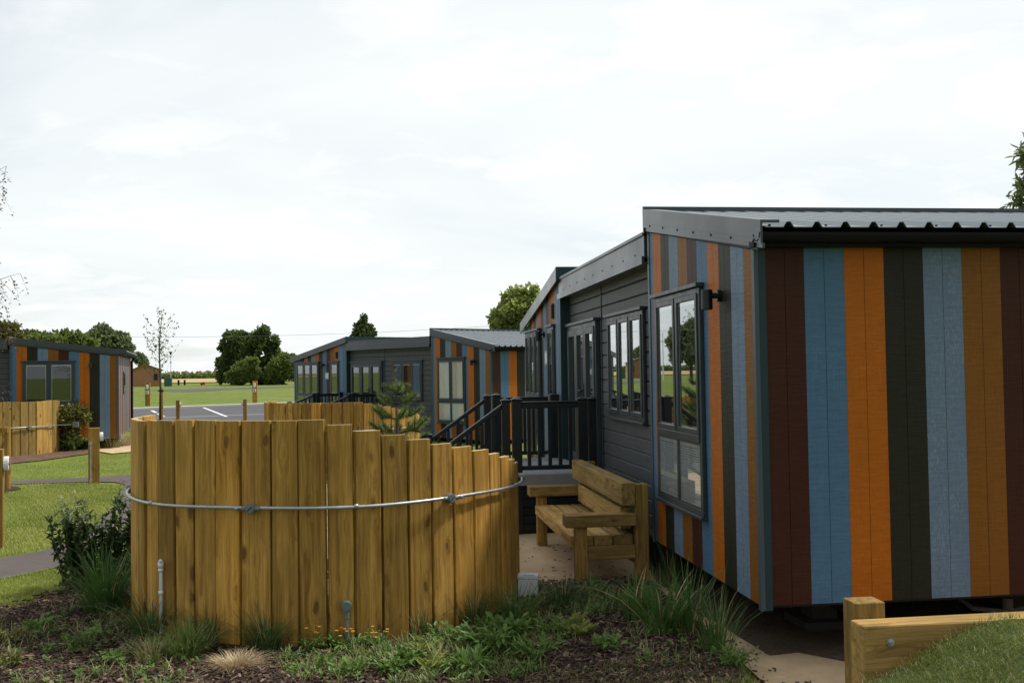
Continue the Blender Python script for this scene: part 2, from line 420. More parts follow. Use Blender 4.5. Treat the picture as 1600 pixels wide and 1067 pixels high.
for i in range(int(-6 / st), int(2.6 / st)):
    for j in range(int(4.6 / st), int(11.7 / st)):
        if inside((i + .5) * st, (j + .5) * st, bed):
            b.f.append((vid(i, j), vid(i + 1, j), vid(i + 1, j + 1), vid(i, j + 1))); b.m.append(0)
structure(b.build('mulch_bed_ground', 'mulch', smooth=True))
# loose bark chips
b = MB(); rn = random.Random(3)
n = 0
while n < 24000:
    y = rn.uniform(5.9, 10.6); x = rn.uniform(-4.2, 2.4)
    if rn.random() > (7.6 / max(y, 6)) ** 3 or not inside(x, y, bed): continue
    if math.hypot(x + .48, y - 8.99) < 1.7: continue
    L, W_ = rn.uniform(.007, .030), rn.uniform(.003, .009)
    mt = Matrix.Translation((x, y, bedz(x, y) + rn.uniform(.0, .014))) @ Matrix.Rotation(rn.uniform(0, 6.3), 4, 'Z') @ Matrix.Rotation(rn.gauss(0, .35), 4, 'Y') @ Matrix.Rotation(rn.gauss(0, .4), 4, 'X')
    b.box(-L, -W_, -.003, L, W_, .003, rn.choice((0, 0, 0, 1, 2, 2)), mt); n += 1
n = 0
while n < 130:
    x, y = rn.uniform(1.0, 2.4), rn.uniform(9.0, 11.6); 
    if rn.random() > .12 + .9 * math.exp(-(y - 9.0) * 2.2): continue
    L = rn.uniform(.004, .018); mt = Matrix.Translation((x, y, .018)) @ Matrix.Rotation(rn.uniform(0, 6.3), 4, 'Z'); b.box(-L, -L * .4, -.002, L, L * .4, .003, rn.choice((0, 0, 2)), mt); n += 1
n = 0
while n < 170:
    y = rn.uniform(5.2, 9.0); x = 2.33 + abs(rn.gauss(0, .16)); L = rn.uniform(.004, .018)
    mt = Matrix.Translation((x, y, .02)) @ Matrix.Rotation(rn.uniform(0, 6.3), 4, 'Z'); b.box(-L, -L * .4, -.002, L, L * .4, .003, rn.choice((0, 0, 2)), mt); n += 1
o = stuff(b.build('bark_chips', ['chipA', 'chipB', 'chipC'])); tag(o, 'loose brown bark chips spread over the planting bed', 'mulch')

# grass mound the photograph was taken from
def moundz(x, y):
    lx = .34 + .29 * sstep(2.45, 3.3, x) * sstep(2.0, 5.0, y)
    fall = sstep(1.0, 2.4, x) if y > 3 else 1
    h = (.06 + (lx - .06) * fall)
    h *= 1 - sstep(3.6, 5.8, y) * (1 - sstep(2.42, 2.46, x))
    return h + noise.noise(Vector((x * 1.7, y * 1.7, 5))) * .025 + noise.noise(Vector((x * 6, y * 6, 5))) * .008
b = MB(); X0_, X1_, Y0_, Y1_, st = -1.0, 9.0, -4.0, 5.06, .06
nx = int((X1_ - X0_) / st); ny = int((Y1_ - Y0_) / st)
for j in range(ny + 1):
    for i in range(nx + 1):
        x, y = X0_ + i * st, Y0_ + j * st
        e = min(1, (x - X0_) / .8, (y - Y0_) / 2); b.v.append((x, y, moundz(x, y) * max(0, e) - .03 * (e <= 0)))
b.f = [(j * (nx + 1) + i, j * (nx + 1) + i + 1, (j + 1) * (nx + 1) + i + 1, (j + 1) * (nx + 1) + i) for j in range(ny) for i in range(nx)]; b.m = [0] * len(b.f)
structure(b.build('mound_ground', 'mound', smooth=True))


def blade(b, p, h, w, lean, az, m=0, segs=3, droop=1.6):
    p = Vector(p); d = Vector((math.cos(az), math.sin(az), 0)); s = Vector((-d.y, d.x, 0)); i = len(b.v)
    for k in range(segs + 1):
        t = k / segs
        q = p + d * (lean * h * t ** droop) + Vector((0, 0, h * (t - .32 * lean * t ** 3)))
        ww = w * (1 - t ** 1.6) * .5
        if k == segs: b.v.append(tuple(q))
        else: b.v += [tuple(q - s * ww), tuple(q + s * ww)]
    for k in range(segs - 1):
        b.f.append((i + 2 * k, i + 2 * k + 1, i + 2 * k + 3, i + 2 * k + 2)); b.m.append(m)
    k = segs - 1; b.f.append((i + 2 * k, i + 2 * k + 1, i + 2 * segs)); b.m.append(m)

b = MB(); rn = random.Random(11); n = 0
while n < 52000:
    x, y = rn.uniform(1.7, 4.6), rn.uniform(2.6, 5.05)
    cl = noise.noise(Vector((x * 3, y * 3, 8)))
    if rn.random() > .75 + cl: continue
    blade(b, (x, y, moundz(x, y) - .004), rn.uniform(.02, .05) * (1 + .5 * cl), rn.uniform(.0018, .0036), rn.uniform(.2, 1.2), rn.uniform(0, 6.3), 0 if rn.random() < .93 else 1, 2); n += 1
tag(stuff(b.build('mound_grass', ['moundblade', 'straw'])), 'short mown grass covering the mound behind the timber sleeper', 'grass')
b = MB(); n = 0
lawnpoly = [g(-40, 990), g(0, 958), g(60, 941), g(130, 906), g(185, 888), (-3.2, 11.0), g(80, 890), g(0, 905), g(-60, 920)]
while n < 9000:
    x, y = rn.uniform(-4.6, -2.6), rn.uniform(8.6, 11.3)
    if not inside(x, y, lawnpoly): continue
    blade(b, (x, y, -.01), rn.uniform(.03, .065), rn.uniform(.004, .007), rn.uniform(.2, 1), rn.uniform(0, 6.3), 0, 2); n += 1
lawn2 = [g(-60, 882), g(0, 870), g(60, 860), g(110, 845), g(148, 821), g(174, 792), g(188, 768), g(192, 758), g(130, 754), g(30, 758), g(-60, 762)]
n = 0
while n < 42000:
    x, y = rn.uniform(-8.5, -3.6), rn.uniform(11, 20.4)
    if not inside(x, y, lawn2): continue
    if rn.random() > .6 + .8 * noise.noise(Vector((x * .8, y * .8, 2))): continue
    blade(b, (x, y, -.012), rn.uniform(.03, .06), rn.uniform(.006, .010), rn.uniform(.2, 1), rn.uniform(0, 6.3), 0 if rn.random() < .95 else 1, 2); n += 1
lawn3 = [g(-20, 748), g(30, 746.5), g(130, 743), g(204, 739), g(204, 710), g(120, 722), g(-20, 737)]
n = 0
fbx = [g(-60, 735), g(60, 725), g(212, 703), g(214, 686), g(-60, 690)]
while n < 26000:
    y = rn.uniform(20.3, 37.5); x = rn.uniform(-12, .5)
    if inside(x, y, fbx) or inside(x, y, path_pts) or y < 21.6 + .0 and x > -5.2 or rn.random() > 1.6 - y / 30: continue
    if inside(x, y, [(-7, 28), (-14, 27), (-14, 36), (-8.6, 36)]): continue
    blade(b, (x, y, -.012), rn.uniform(.03, .06), rn.uniform(.008, .012), rn.uniform(.2, 1), rn.uniform(0, 6.3), 0, 2); n += 1
tag(stuff(b.build('lawn_grass', ['blade', 'straw'])), 'mown green lawn grass on either side of the tarmac path', 'grass')

# far planting bed in front of the left lodge
fb = [g(-60, 730), g(0, 726), g(60, 720), g(110, 713), g(160, 706), g(212, 704), g(212, 694), g(150, 696), g(90, 697), g(0, 702), g(-60, 706)]
M['mulchfar'] = mat_ground('bark_mulch_pale', [(.3, (.05, .03, .02)), (.5, (.13, .08, .055)), (.72, (.24, .16, .11))], 2.5, 16, 1.0, .04)  # paler mulch tone for the far bed
sheet('mulch_bed_ground', fb, .010, 'mulchfar')
sheet('gravel_ground', [g(120, 690), g(210, 688), g(210, 706), g(175, 709), g(140, 704)], .016, 'slab')


# ------------------------------------------------------------------ the lodges
SEQ = ['tan', 'greyblue', 'brown', 'orange', 'blue', 'red']       # along the front, from the low corner
ESEQ = ['red', 'blue', 'orange', 'brown', 'greyblue', 'tan']      # round the end
PAL = ['blue', 'orange', 'brown', 'greyblue', 'tan', 'red']
PW = .26
LB, LG, LA, LW = 2.71, 7.48, 11.05, 6.4
RECESS = .14
SL = .184
def zt(u): return 2.55 + SL * (u + .25)
def zu(u): return zt(u) - .20          # where the cladding ends under the verge
ZA0, ZA1 = 3.03, 2.46
def zta(u): return ZA0 + (ZA1 - ZA0) * (u - LG) / (LA - LG)

def window(root, name, u0, u1, z0, z1, cols, mid=None, vp=0.0, low='room', up='room', gap=False, label=None):
    """frame, head and sill, opening sashes, panes and what hangs behind them, on the plane v=vp facing -v"""
    f = MB(); o = vp - .036; fw = .045
    f.box(o, u0, z0, vp - .003, u0 + fw, z1); f.box(o, u1 - fw, z0, vp - .003, u1, z1)
    f.box(o, u0 + fw, z1 - fw, vp - .003, u1 - fw, z1); f.box(o, u0 + fw, z0, vp - .003, u1 - fw, z0 + fw)
    f.box(vp - .070, u0 - .03, z1 + .002, vp - .003, u1 + .04, z1 + .035)
    f.box(vp - .060, u0 - .015, z0 - .03, vp - .003, u1 + .015, z0 - .002)
    rows = [(z0 + fw, z1 - fw)] if mid is None else [(z0 + fw, mid - .03), (mid + .03, z1 - fw)]
    if mid is not None: f.box(o - .012, u0 + fw, mid - .03, vp - .003, u1 - fw, mid + .03)
    w = (u1 - u0 - 2 * fw) / cols
    for k in range(1, cols):
        uc = u0 + fw + w * k
        for (a, c) in rows: f.box(o - .004, uc - .022, a, vp - .003, uc + .022, c)
    fr = f.build('window', 'frame', root, bevel=.004)
    if label: fr['label'] = label
    sash = MB(); pane = MB(); back = MB(); bl = MB(); cu = MB()
    for ri, (a, c) in enumerate(rows):
        top = ri == len(rows) - 1
        for k in range(cols):
            a0 = u0 + fw + w * k + (.022 if k else 0); a1 = u0 + fw + w * (k + 1) - (.022 if k < cols - 1 else 0)
            t = .045 if top else .02
            x0, x1 = o - .012, vp - .010
            if top:
                sash.box(x0, a0 + .002, a + .002, x1, a0 + t, c - .002); sash.box(x0, a1 - t, a + .002, x1, a1 - .002, c - .002)
                sash.box(x0, a0 + t, c - t, x1, a1 - t, c - .002); sash.box(x0, a0 + t, a + .002, x1, a1 - t, a + t)
            else:
                sash.box(x0 + .013, a0 + .002, a + .002, x1, a0 + t, c - .002); sash.box(x0 + .013, a1 - t, a + .002, x1, a1 - .002, c - .002)
                sash.box(x0 + .013, a0 + t, c - t, x1, a1 - t, c - .002); sash.box(x0 + .013, a0 + t, a + .002, x1, a1 - t, a + t)
            pane.face([(vp - .030, a0 + t, a + t), (vp - .030, a0 + t, c - t), (vp - .030, a1 - t, c - t), (vp - .030, a1 - t, a + t)], 0 if (up if top else low) == 'room' else 1)
            kind = up if top else low
            # pale inner bead of the glazing
            bd = .016; xb0, xb1 = vp - .029, vp - .014
            back.box(xb0, a0 + t, a + t, xb1, a0 + t + bd, c - t, 1); back.box(xb0, a1 - t - bd, a + t, xb1, a1 - t, c - t, 1)
            back.box(xb0, a0 + t + bd, c - t - bd * 2, xb1, a1 - t - bd, c - t, 1); back.box(xb0, a0 + t + bd, a + t, xb1, a1 - t - bd, a + t + bd, 1)
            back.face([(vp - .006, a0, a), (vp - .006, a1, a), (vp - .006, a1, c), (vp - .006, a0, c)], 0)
            if kind == 'blind':
                z = a + t + .02
                while z < c - t - .03:
                    bl.box(vp - .026, a0 + t + .018, z, vp - .010, a1 - t - .018, z + .014); z += .0205
            elif kind == 'curtain':
                m_ = (k + ri) % 2 if cols > 1 else 0
                npl = 9; uu = [a0 + t + .016 + (a1 - a0 - 2 * t - .032) * i / npl for i in range(npl + 1)]
                for i in range(npl):
                    q0, q1 = (vp - .026, vp - .014) if i % 2 else (vp - .014, vp - .026)
                    cu.face([(q0, uu[i], a + t + .02), (q1, uu[i + 1], a + t + .02), (q1, uu[i + 1], c - t - .02), (q0, uu[i], c - t - .02)], 1 if (i > npl * .45 and m_) else 0)
    s_ = sash.build('sash', 'frame', fr, bevel=.003)
    pane.build('pane', ['glass', 'clear'], fr, recalc=False)
    back.build('glazing_bead', ['room', 'sash'], fr)
    if bl.v: bl.build('blind', 'blind', fr)
    if cu.v: cu.build('curtain', ['curtain', 'curtain2'], fr, smooth=False)
    return fr

def panels(mb, axis, a0, spans, zlo, ztop, plane, thick, flip=1):
    """cladding boards along u (axis 1) or v (axis 0): each stripe is two boards with open joints between"""
    p = a0
    for w, c in spans:
        half = w / 2 if w > .17 else w; k = 2 if w > .17 else 1
        for i in range(k):
            q0 = p + half * i + (.0017 if i else .0007); q1 = p + half * (i + 1) - (.0007 if i == k - 1 else .0017)
            poly = [(q0, zlo), (q1, zlo), (q1, ztop(q1)), (q0, ztop(q0))]
            mb.prism(poly, 0 if axis == 1 else 1, plane, plane + thick * flip, PAL.index(c))
        p += w
    return p

def wall_light(root, u, z, vp=0.0):
    b = MB(); b.disc((vp - .002, u, z + .02), (-1, 0, 0), .045, .03, 14); b.tube([(vp - .03, u, z + .02), (vp - .075, u, z + .02)], .022, 10)
    L = b.build('wall_light', 'black', root, smooth=False)
    c = MB(); c.disc((vp - .105, u, z - .085), (0, 0, 1), .042, .15, 16); c.build('lamp_shade', 'black', L, bevel=.004)

def lodge(loc, rz, label, zs=1.0, low='blind', up='room', gup='room', curtainA='room'):
    root = thing('striped_lodge', loc, rz, label, 'lodge', 'striped timber lodges')
    root.scale = (1, 1, zs)
    P = lambda mb, n, mt, **k: mb.build(n, mt, root, **k)
    # ---- module with the roof high in the middle of the lodge
    spans = [(.17, 'tan')] + [(PW, SEQ[(1 + i) % 6]) for i in range(9)]
    rest = LB - .05 - .04 - sum(w for w, _ in spans); spans.append((rest, SEQ[10 % 6]))
    b = MB(); panels(b, 1, .04, spans, 0, zu, -.004, .022); P(b, 'front_cladding', PAL)
    EW = .288; esp = [(EW * .955, 'red')] + [(EW, ESEQ[i % 6]) for i in range(1, 21)]; esp.append((LW - .14 - sum(w for w, _ in esp), 'brown'))
    b = MB(); panels(b, 0, .07, esp, 0, lambda v: 2.50, -.004, .022); P(b, 'end_cladding', PAL)
    b = MB(); b.prism([(.020, .01), (LB - .01, .01), (LB - .01, zt(LB) - .10), (.020, zt(0) - .10)], 0, .020, LW - .02); P(b, 'wall_core', 'trim')
    b = MB()
    b.prism([(-.012, -.03), (.036, -.03), (.036, zu(.036)), (-.012, zu(-.01))], 0, -.013, .0175, 0)
    P(b, 'corner_trim', 'trimlight'); b = MB(); b.prism([(LB - .052, -.02), (LB + .003, -.02), (LB + .003, zu(LB)), (LB - .052, zu(LB - .05))], 0, -.013, .0175, 0)
    P(b, 'corner_trim', 'trimlight'); b = MB(); b.box(.018, -.013, -.03, .068, .0175, 2.46); P(b, 'corner_trim', 'trim')
    b = MB(); b.prism([(LB + .004, 2.86), (LB + .026, 2.86), (LB + .026, zt(LB) + .01), (LB + .004, zt(LB) + .01)], 0, .0, LW - .02); P(b, 'ridge_flashing', 'trim')
    # roof sheet: trapezoid ribs running down the slope
    prof = [];  v = .0
    while v < LW + .1:
        prof += [(v, 0), (v + .125, 0), (v + .148, .036), (v + .174, .036)]; v += .198
    ua, ub = -.20, LB - .02; b = MB(); n = len(prof); vs = []
    for u in (ua, ub):
        vs += [(pv, u, zt(u) - .03 + pz) for pv, pz in prof]
    vs += [(x, y, z - .006) for x, y, z in vs]
    fs = [(i, i + 1, n + i + 1, n + i) for i in range(n - 1)] + [(2 * n + i, 3 * n + i, 3 * n + i + 1, 2 * n + i + 1) for i in range(n - 1)] + [(i, 2 * n + i, 2 * n + i + 1, i + 1) for i in range(n - 1)]
    b.mesh(vs, fs, 0)
    k = 0
    for i in range(0, n - 4, 4):
        for u in (-.12, .75, 1.7):
            if (i // 4 + int(u * 3)) % 2: continue
            pv = prof[i][0] + .06; b.disc((pv, u, zt(u) - .031), (0, -SL, 1), .009, .012, 6, 1)
    rf = P(b, 'roof', ['roof', 'void'])
    b = MB()                                                   # verge flashing along the front
    b.prism([(ua - .03, zt(ua - .03) - .14), (ub + .02, zt(ub) - .15), (ub + .02, zt(ub) + .024), (ua - .03, zt(ua) + .010)], 0, -.047, -.032, 0)
    b.prism([(ua - .03, zt(ua - .03) - .005), (ub + .02, zt(ub) + .008), (ub + .02, zt(ub) + .024), (ua - .03, zt(ua) + .010)], 0, -.032, .085, 0)
    b.prism([(ua - .02, zt(ua) - .175), (ub + .02, zt(ub) - .185), (ub + .02, zt(ub) - .152), (ua - .02, zt(ua) - .142)], 0, -.032, -.014, 0)
    b.prism([(ua - .034, zt(ua) - .118), (ub + .02, zt(ub) - .118), (ub + .02, zt(ub) - .112), (ua - .034, zt(ua) - .112)], 0, -.051, -.047, 0)
    for i in range(7):
        u = ua + .1 + i * .43; b.disc((-.046, u, zt(u) - .132), (-1, 0, 0), .009, .006, 8, 1)
    b.build('verge_flashing', ['fascia', 'void'], rf)
    b = MB(); b.prism([(ub + .021, zt(ub) - .21), (ub + .05, zt(ub) - .19), (ub + .05, zt(ub) + .05), (ub + .021, zt(ub) + .05)], 0, -.045, LW + .06); b.build('ridge_cap', 'fascia', rf)
    # gutter under the eave
    gp = [(-.16 + .062 * math.cos(a), zt(ua) - .070 + .056 * math.sin(a)) for a in [math.pi + i * math.pi / 10 for i in range(11)]]
    gp += [(p * .86 + (-.16) * .14, z * .86 + (zt(ua) - .070) * .14) for p, z in gp[::-1]]
    b = MB(); b.prism(gp, 0, -.05, LW + .05); b.box(-.045, -.10, zt(ua) - .150, LW + .04, -.016, zt(ua) - .05, 0)
    P(b, 'gutter', 'gutter', smooth=False)
    # ---- grey middle section
    b = MB(); lap = .148; z = 0.0
    ends = [(LB + .012, 5.385), (5.415, LG - .012)]
    while z < 2.6:
        for (p, q) in ends:
            b.prism([(RECESS + .012, z), (RECESS + .012, z + lap - .010), (RECESS + .006, z + lap - .003), (RECESS - .012, z + lap - .018), (RECESS - .012, z + .004)], 1, p, q, 0)
        z += lap
    P(b, 'grey_cladding', 'lap')
    b = MB(); b.box(RECESS + .013, LB - .009, .01, LW - .02, LG - .001, 2.66); P(b, 'wall_core', 'trim')
    for q_ in ((RECESS - .022, 5.387, 0, RECESS + .011, 5.413, 2.6), (-.013, LB + .005, -.02, RECESS - .002, LB + .011, 2.6), (-.013, LG - .014, -.02, RECESS + .012, LG - .006, 2.62)):
        b = MB(); b.box(*q_); P(b, 'corner_trim', 'trim')
    b = MB(); b.box(-.03, LB + .052, 2.66, .04, LG - .002, 2.90); b.box(-.055, LB + .052, 2.60, -.03, LG - .002, 2.675); b.box(-.045, LB + .052, 2.875, .06, LG - .002, 2.905)
    b.box(-.030, LB + .052, 2.605, RECESS + .01, LG - .016, 2.625)
    for i in range(9): b.disc((-.03, LB + .4 + i * .5, 2.72), (-1, 0, 0), .008, .005, 6, 1)
    b.box(.062, LB + .052, 2.70, LW - .0, LG - .002, 2.88)
    P(b, 'flat_roof', ['fascia', 'void'])
    # ---- far module, roof falling the other way
    spans = [(.20, 'blue')] + [(PW, c) for c in ('greyblue', 'orange', 'tan', 'red', 'blue', 'brown', 'orange', 'greyblue', 'red', 'orange', 'brown')]
    rest = LA - .06 - (LG + .06) - sum(w for w, _ in spans); spans.append((rest, 'blue'))
    b = MB(); panels(b, 1, LG + .06, spans, 0, lambda u: zta(u) - .14, -.004, .022); P(b, 'front_cladding', PAL)
    b = MB(); b.prism([(LG + .002, .01), (LA - .02, .01), (LA - .02, zta(LA) - .1), (LG + .002, zta(LG) - .1)], 0, .020, LW - .02); P(b, 'wall_core', 'trim')
    b = MB(); b.prism([(LG - .004, -.02), (LG + .058, -.02), (LG + .058, zta(LG) - .14), (LG - .004, zta(LG) - .14)], 0, -.013, .0175)
    P(b, 'corner_trim', 'trimlight'); b = MB(); b.prism([(LA - .058, -.02), (LA + .004, -.02), (LA + .004, zta(LA) - .14), (LA - .058, zta(LA) - .14)], 0, -.013, .0175); P(b, 'corner_trim', 'trimlight')
    b = MB(); b.prism([(LG - .06, zta(LG) - .05), (LA + .2, zta(LA + .2) - .05), (LA + .2, zta(LA + .2)), (LG - .06, zta(LG - .06))], 0, -.05, LW + .05); rf = P(b, 'roof', 'roof')
    b = MB(); b.prism([(LG - .06, zta(LG) - .17), (LA + .2, zta(LA + .2) - .17), (LA + .2, zta(LA + .2) + .012), (LG - .06, zta(LG - .06) + .012)], 0, -.078, -.052); b.build('verge_flashing', 'fascia', rf)
    b = MB(); b.box(-.077, LG - .085, 2.86, LW + .02, LG - .062, zta(LG) + .03); b.build('ridge_flashing', 'trim', rf)
    b = MB(); b.box(.0, LA - .018, 0, LW, LA + .002, zta(LA) - .1); P(b, 'end_wall', 'trim')
    # ---- openings
    window(root, 'w', 1.10, 2.40, .44, 2.24, 2, 1.04, -.004, low, up)
    window(root, 'w', 3.34, 4.96, 1.06, 2.20, 3, None, RECESS - .013, 'room', gup)
    window(root, 'w', 9.28, 10.85, .22, 2.24, 3, 1.15, -.004, 'room', curtainA)
    window(root, 'w', 7.95, 8.50, .22, 2.24, 1, 1.15, -.004, 'room', curtainA)
    # glazed double door with side light
    b = MB(); v1 = RECESS - .013; u0, u1, z0, z1 = 5.50, 7.38, .34, 2.20
    b.box(v1 - .06, u0, z0, v1 - .003, u0 + .06, z1); b.box(v1 - .06, u1 - .06, z0, v1 - .003, u1, z1); b.box(v1 - .06, u0 + .06, z1 - .06, v1 - .003, u1 - .06, z1)
    b.box(v1 - .09, u0 - .03, z1 + .002, v1 - .003, u1 + .03, z1 + .04); b.box(v1 - .08, u0, z0 - .03, v1 - .003, u1, z0 - .002)
    d = P(b, 'door', 'frame', bevel=.004); w = (u1 - u0 - .12) / 3
    lf = MB(); pn = MB(); bk = MB()
    for k in range(3):
        a0 = u0 + .06 + w * k + .003; a1 = a0 + w - .006; t = .085
        lf.box(v1 - .075, a0, z0, v1 - .02, a0 + t, z1 - .063); lf.box(v1 - .075, a1 - t, z0, v1 - .02, a1, z1 - .063)
        lf.box(v1 - .075, a0 + t, z1 - .063 - t, v1 - .02, a1 - t, z1 - .063); lf.box(v1 - .075, a0 + t, z0, v1 - .02, a1 - t, z0 + t * 1.6)
        pn.face([(v1 - .045, a0 + t, z0 + .1), (v1 - .045, a0 + t, z1 - .12), (v1 - .045, a1 - t, z1 - .12), (v1 - .045, a1 - t, z0 + .1)])
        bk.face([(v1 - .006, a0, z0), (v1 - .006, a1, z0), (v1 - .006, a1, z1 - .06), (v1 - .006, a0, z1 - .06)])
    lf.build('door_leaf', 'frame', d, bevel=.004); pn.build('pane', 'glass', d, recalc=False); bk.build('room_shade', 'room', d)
    h = MB(); hu = u0 + .06 + w * 1 + .05
    h.box(v1 - .085, hu, 1.18, v1 - .076, hu + .035, 1.42); h.tube([(v1 - .08, hu + .017, 1.33), (v1 - .12, hu + .017, 1.33), (v1 - .125, hu + .13, 1.33)], .009, 8); h.build('handle', 'black', d)
    wall_light(root, .70, 2.12, -.004); wall_light(root, 8.95, 2.14, -.004)
    b = MB(); b.box(-.03, 8.02, 2.36, -.005, 8.14, 2.58)
    for i in range(4): b.box(-.04, 8.03, 2.38 + i * .05, -.030, 8.13, 2.40 + i * .05)
    P(b, 'wall_vent', 'void')
    b = MB(); b.box(-.020, 8.62, 1.68, -.005, 8.86, 1.90, 0); b.box(-.023, 8.65, 1.71, -.020, 8.83, 1.87, 1); P(b, 'name_plaque', ['plaque', 'sash'])
    # running gear under the floor
    b = MB()
    for v in (.75, 2.3, 4.1, 5.6): b.box(v, .25, -.17, v + .09, LA - .2, -.005)
    for u in (.5, 3.6, 6.8, 10.2): b.box(.35, u, -.09, LW - .3, u + .08, -.003)
    b.box(.02, .022, -.02, LW - .03, LA - .03, .004)
    P(b, 'chassis', 'void')
    gz = -loc[2] / zs + .015
    for v in (.8, 2.4, 4.2, 5.7):
        for u in (.9, 3.8, 7.0, 10.0):
            if v > 3 and u > 1: continue
            b = MB(); b.box(v - .2, u - .2, gz, v + .2, u + .2, gz + .06); b.box(v - .10, u - .10, gz + .059, v + .10, u + .10, -.172); P(b, 'support_pier', 'pier')
    b = MB(); b.tube([(1.55, .35, -.03), (1.62, .18, -.13), (1.85, .12, -.15), (2.08, .18, -.13), (2.15, .35, -.03)], .017, 8); b.disc((1.85, .12, -.13), (0, 0, 1), .035, .08, 12); P(b, 'tow_hitch', 'pier')
    return root

L1 = lodge((2.5, 6.47, .39), 0, 'nearest striped lodge, its large shaded end wall standing beside the sleeper bench')
AL = R(7.32)
def cam_dir(a):   # unit vector at angle a (degrees, left positive) from the optical axis, on the ground
    return Vector((math.sin(AL - R(a)), math.cos(AL - R(a)), 0))
p2 = depth(766, 547, 26.7); L2 = lodge((p2.x, p2.y, .11), R(40 - 7.32), 'middle striped lodge with pale curtains behind its tall window, beyond the small pine tree', 1.0, 'curtain', 'curtain', 'room')
SL = .125
p3 = depth(184.5, 600, 27.6); L3 = lodge((p3.x, p3.y, .28), R(100.7), 'striped lodge across the lawn, its wide window half hidden by the sunlit yellow timber screen', .955, 'room', 'room')
SL = .184
b = MB(); b.box(2.2, -.03, 1.25, 2.75, -.005, 1.95, 1); b.box(2.27, -.034, 1.32, 2.68, -.030, 1.88, 0); w = b.build('window', ['glass', 'frame'], L3)
b = MB(); b.tube([(5.9, -.13, 2.45), (5.9, -.06, 2.3), (5.9, -.06, -.2)], .04, 10); b.build('drainpipe', 'gutter', L3)


# ------------------------------------------------------------------ entrance decks
def deck(L, label):
    z0 = .34; ua, ub = 5.53, 7.83; va, vb = -.97, .10
    gz = -L.location.z + .016
    root = thing('entrance_deck', L.location, L.rotation_euler.z, label, 'deck', 'entrance decks of the lodges')
    P = lambda mb, n, mt, **k: mb.build(n, mt, root, **k)
    b = MB(); v = va
    while v < -.03:
        b.box(v, ua, z0 - .028, v + .138, ub, z0); v += .143
    b.box(va - .01, ua - .025, z0 - .13, -.03, ua - .001, z0 - .003); P(b, 'deck_boards', 'deck', bevel=.003)
    b = MB(); b.box(va + .02, ua + .02, gz, -.04, ua + .045, z0 - .132)
    for i in range(6): b.box(va + .02, ua + .004, gz + .03 + i * .1, -.04, ua + .019, gz + .115 + i * .1) if gz + .115 + i * .1 < z0 - .135 else None
    b.box(va + .02, ua + .046, gz, va + .04, ub - .02, z0 - .03); P(b, 'skirt', 'black')
    def post(v, u, za, zb, s=.115):
        q = MB(); q.box(v - s / 2, u - s / 2, za, v + s / 2, u + s / 2, zb); q.box(v - s / 2 - .012, u - s / 2 - .012, zb, v + s / 2 + .012, u + s / 2 + .012, zb + .018)
        q.mesh([(v - s / 2, u - s / 2, zb + .018), (v + s / 2, u - s / 2, zb + .018), (v + s / 2, u + s / 2, zb + .018), (v - s / 2, u + s / 2, zb + .018), (v, u, zb + .045)], [(0, 1, 4), (1, 2, 4), (2, 3, 4), (3, 0, 4)])
        P(q, 'post', 'black', bevel=.006)
    zr = z0 + .86
    for u in (ua + .05, ub - .06): post(va + .06, u, gz, zr + .04)
    post(va - .075, ua + .05, gz, zr + .03, .10); post(va - .075, ub - .06, gz, zr + .03, .10)
    post(-.10, ua + .05, gz, zr + .03); post(.025, ua + .05, z0, zr + .03, .10); post(-.075, ub - .06, z0, zr + .03)
    lo = gz + 1.07
    post(va - .93, ua + .05, gz, lo); post(va - .93, ub - .06, gz, lo)
    for u in (ua + .05, ub - .06):
        b = MB(); b.box(va + .12, u - .035, zr - .06, -.162, u + .035, zr); b.box(va + .12, u - .045, zr, -.162, u + .045, zr + .022)
        P(b, 'rail', 'black', bevel=.008); b = MB(); b.box(va + .12, u - .028, z0 + .05, -.162, u + .028, z0 + .105); P(b, 'rail', 'black', bevel=.008)
        k = 5
        for i in range(k):
            v = va + .12 + (.69) * (i + .7) / (k + .4); q = MB(); q.box(v - .021, u - .021, z0 + .106, v + .021, u + .021, zr - .061); P(q, 'baluster', 'black')
        # stair handrail
        A, B = Vector((va - .125, u, zr - .03)), Vector((va - .88, u, lo - .06)); b = MB()
        for (h0, h1, ww) in ((-.035, .03, .035), (-.66, -.61, .026)):
            b = MB(); b.prism([(A.x, A.z + h0), (B.x, B.z + h0), (B.x, B.z + h1), (A.x, A.z + h1)], 1, u - ww, u + ww); P(b, 'handrail', 'black', bevel=.01)
        for i in range(5):
            t = (i + .8) / 5.6; c = A.lerp(B, t); q = MB(); q.box(c.x - .021, u - .021, c.z - .615, c.x + .021, u + .021, c.z - .03); P(q, 'baluster', 'black')
    H = z0 - gz
    for i in range(3):
        zt_ = gz + H * (3 - i) / 4; v = va - .02 - .27 * i
        b = MB(); b.box(v - .29, ua + .11, zt_ - .035, v, ub - .12, zt_); b.box(v - .02, ua + .12, gz, v - .005, ub - .13, zt_ - .037); P(b, 'step', 'deck', bevel=.004)
    return root
deck(L1, 'black railed entrance deck with steps, between the bench and the nearest lodge door')
deck(L2, 'black railed entrance deck at the middle lodge, mostly behind the second timber screen')


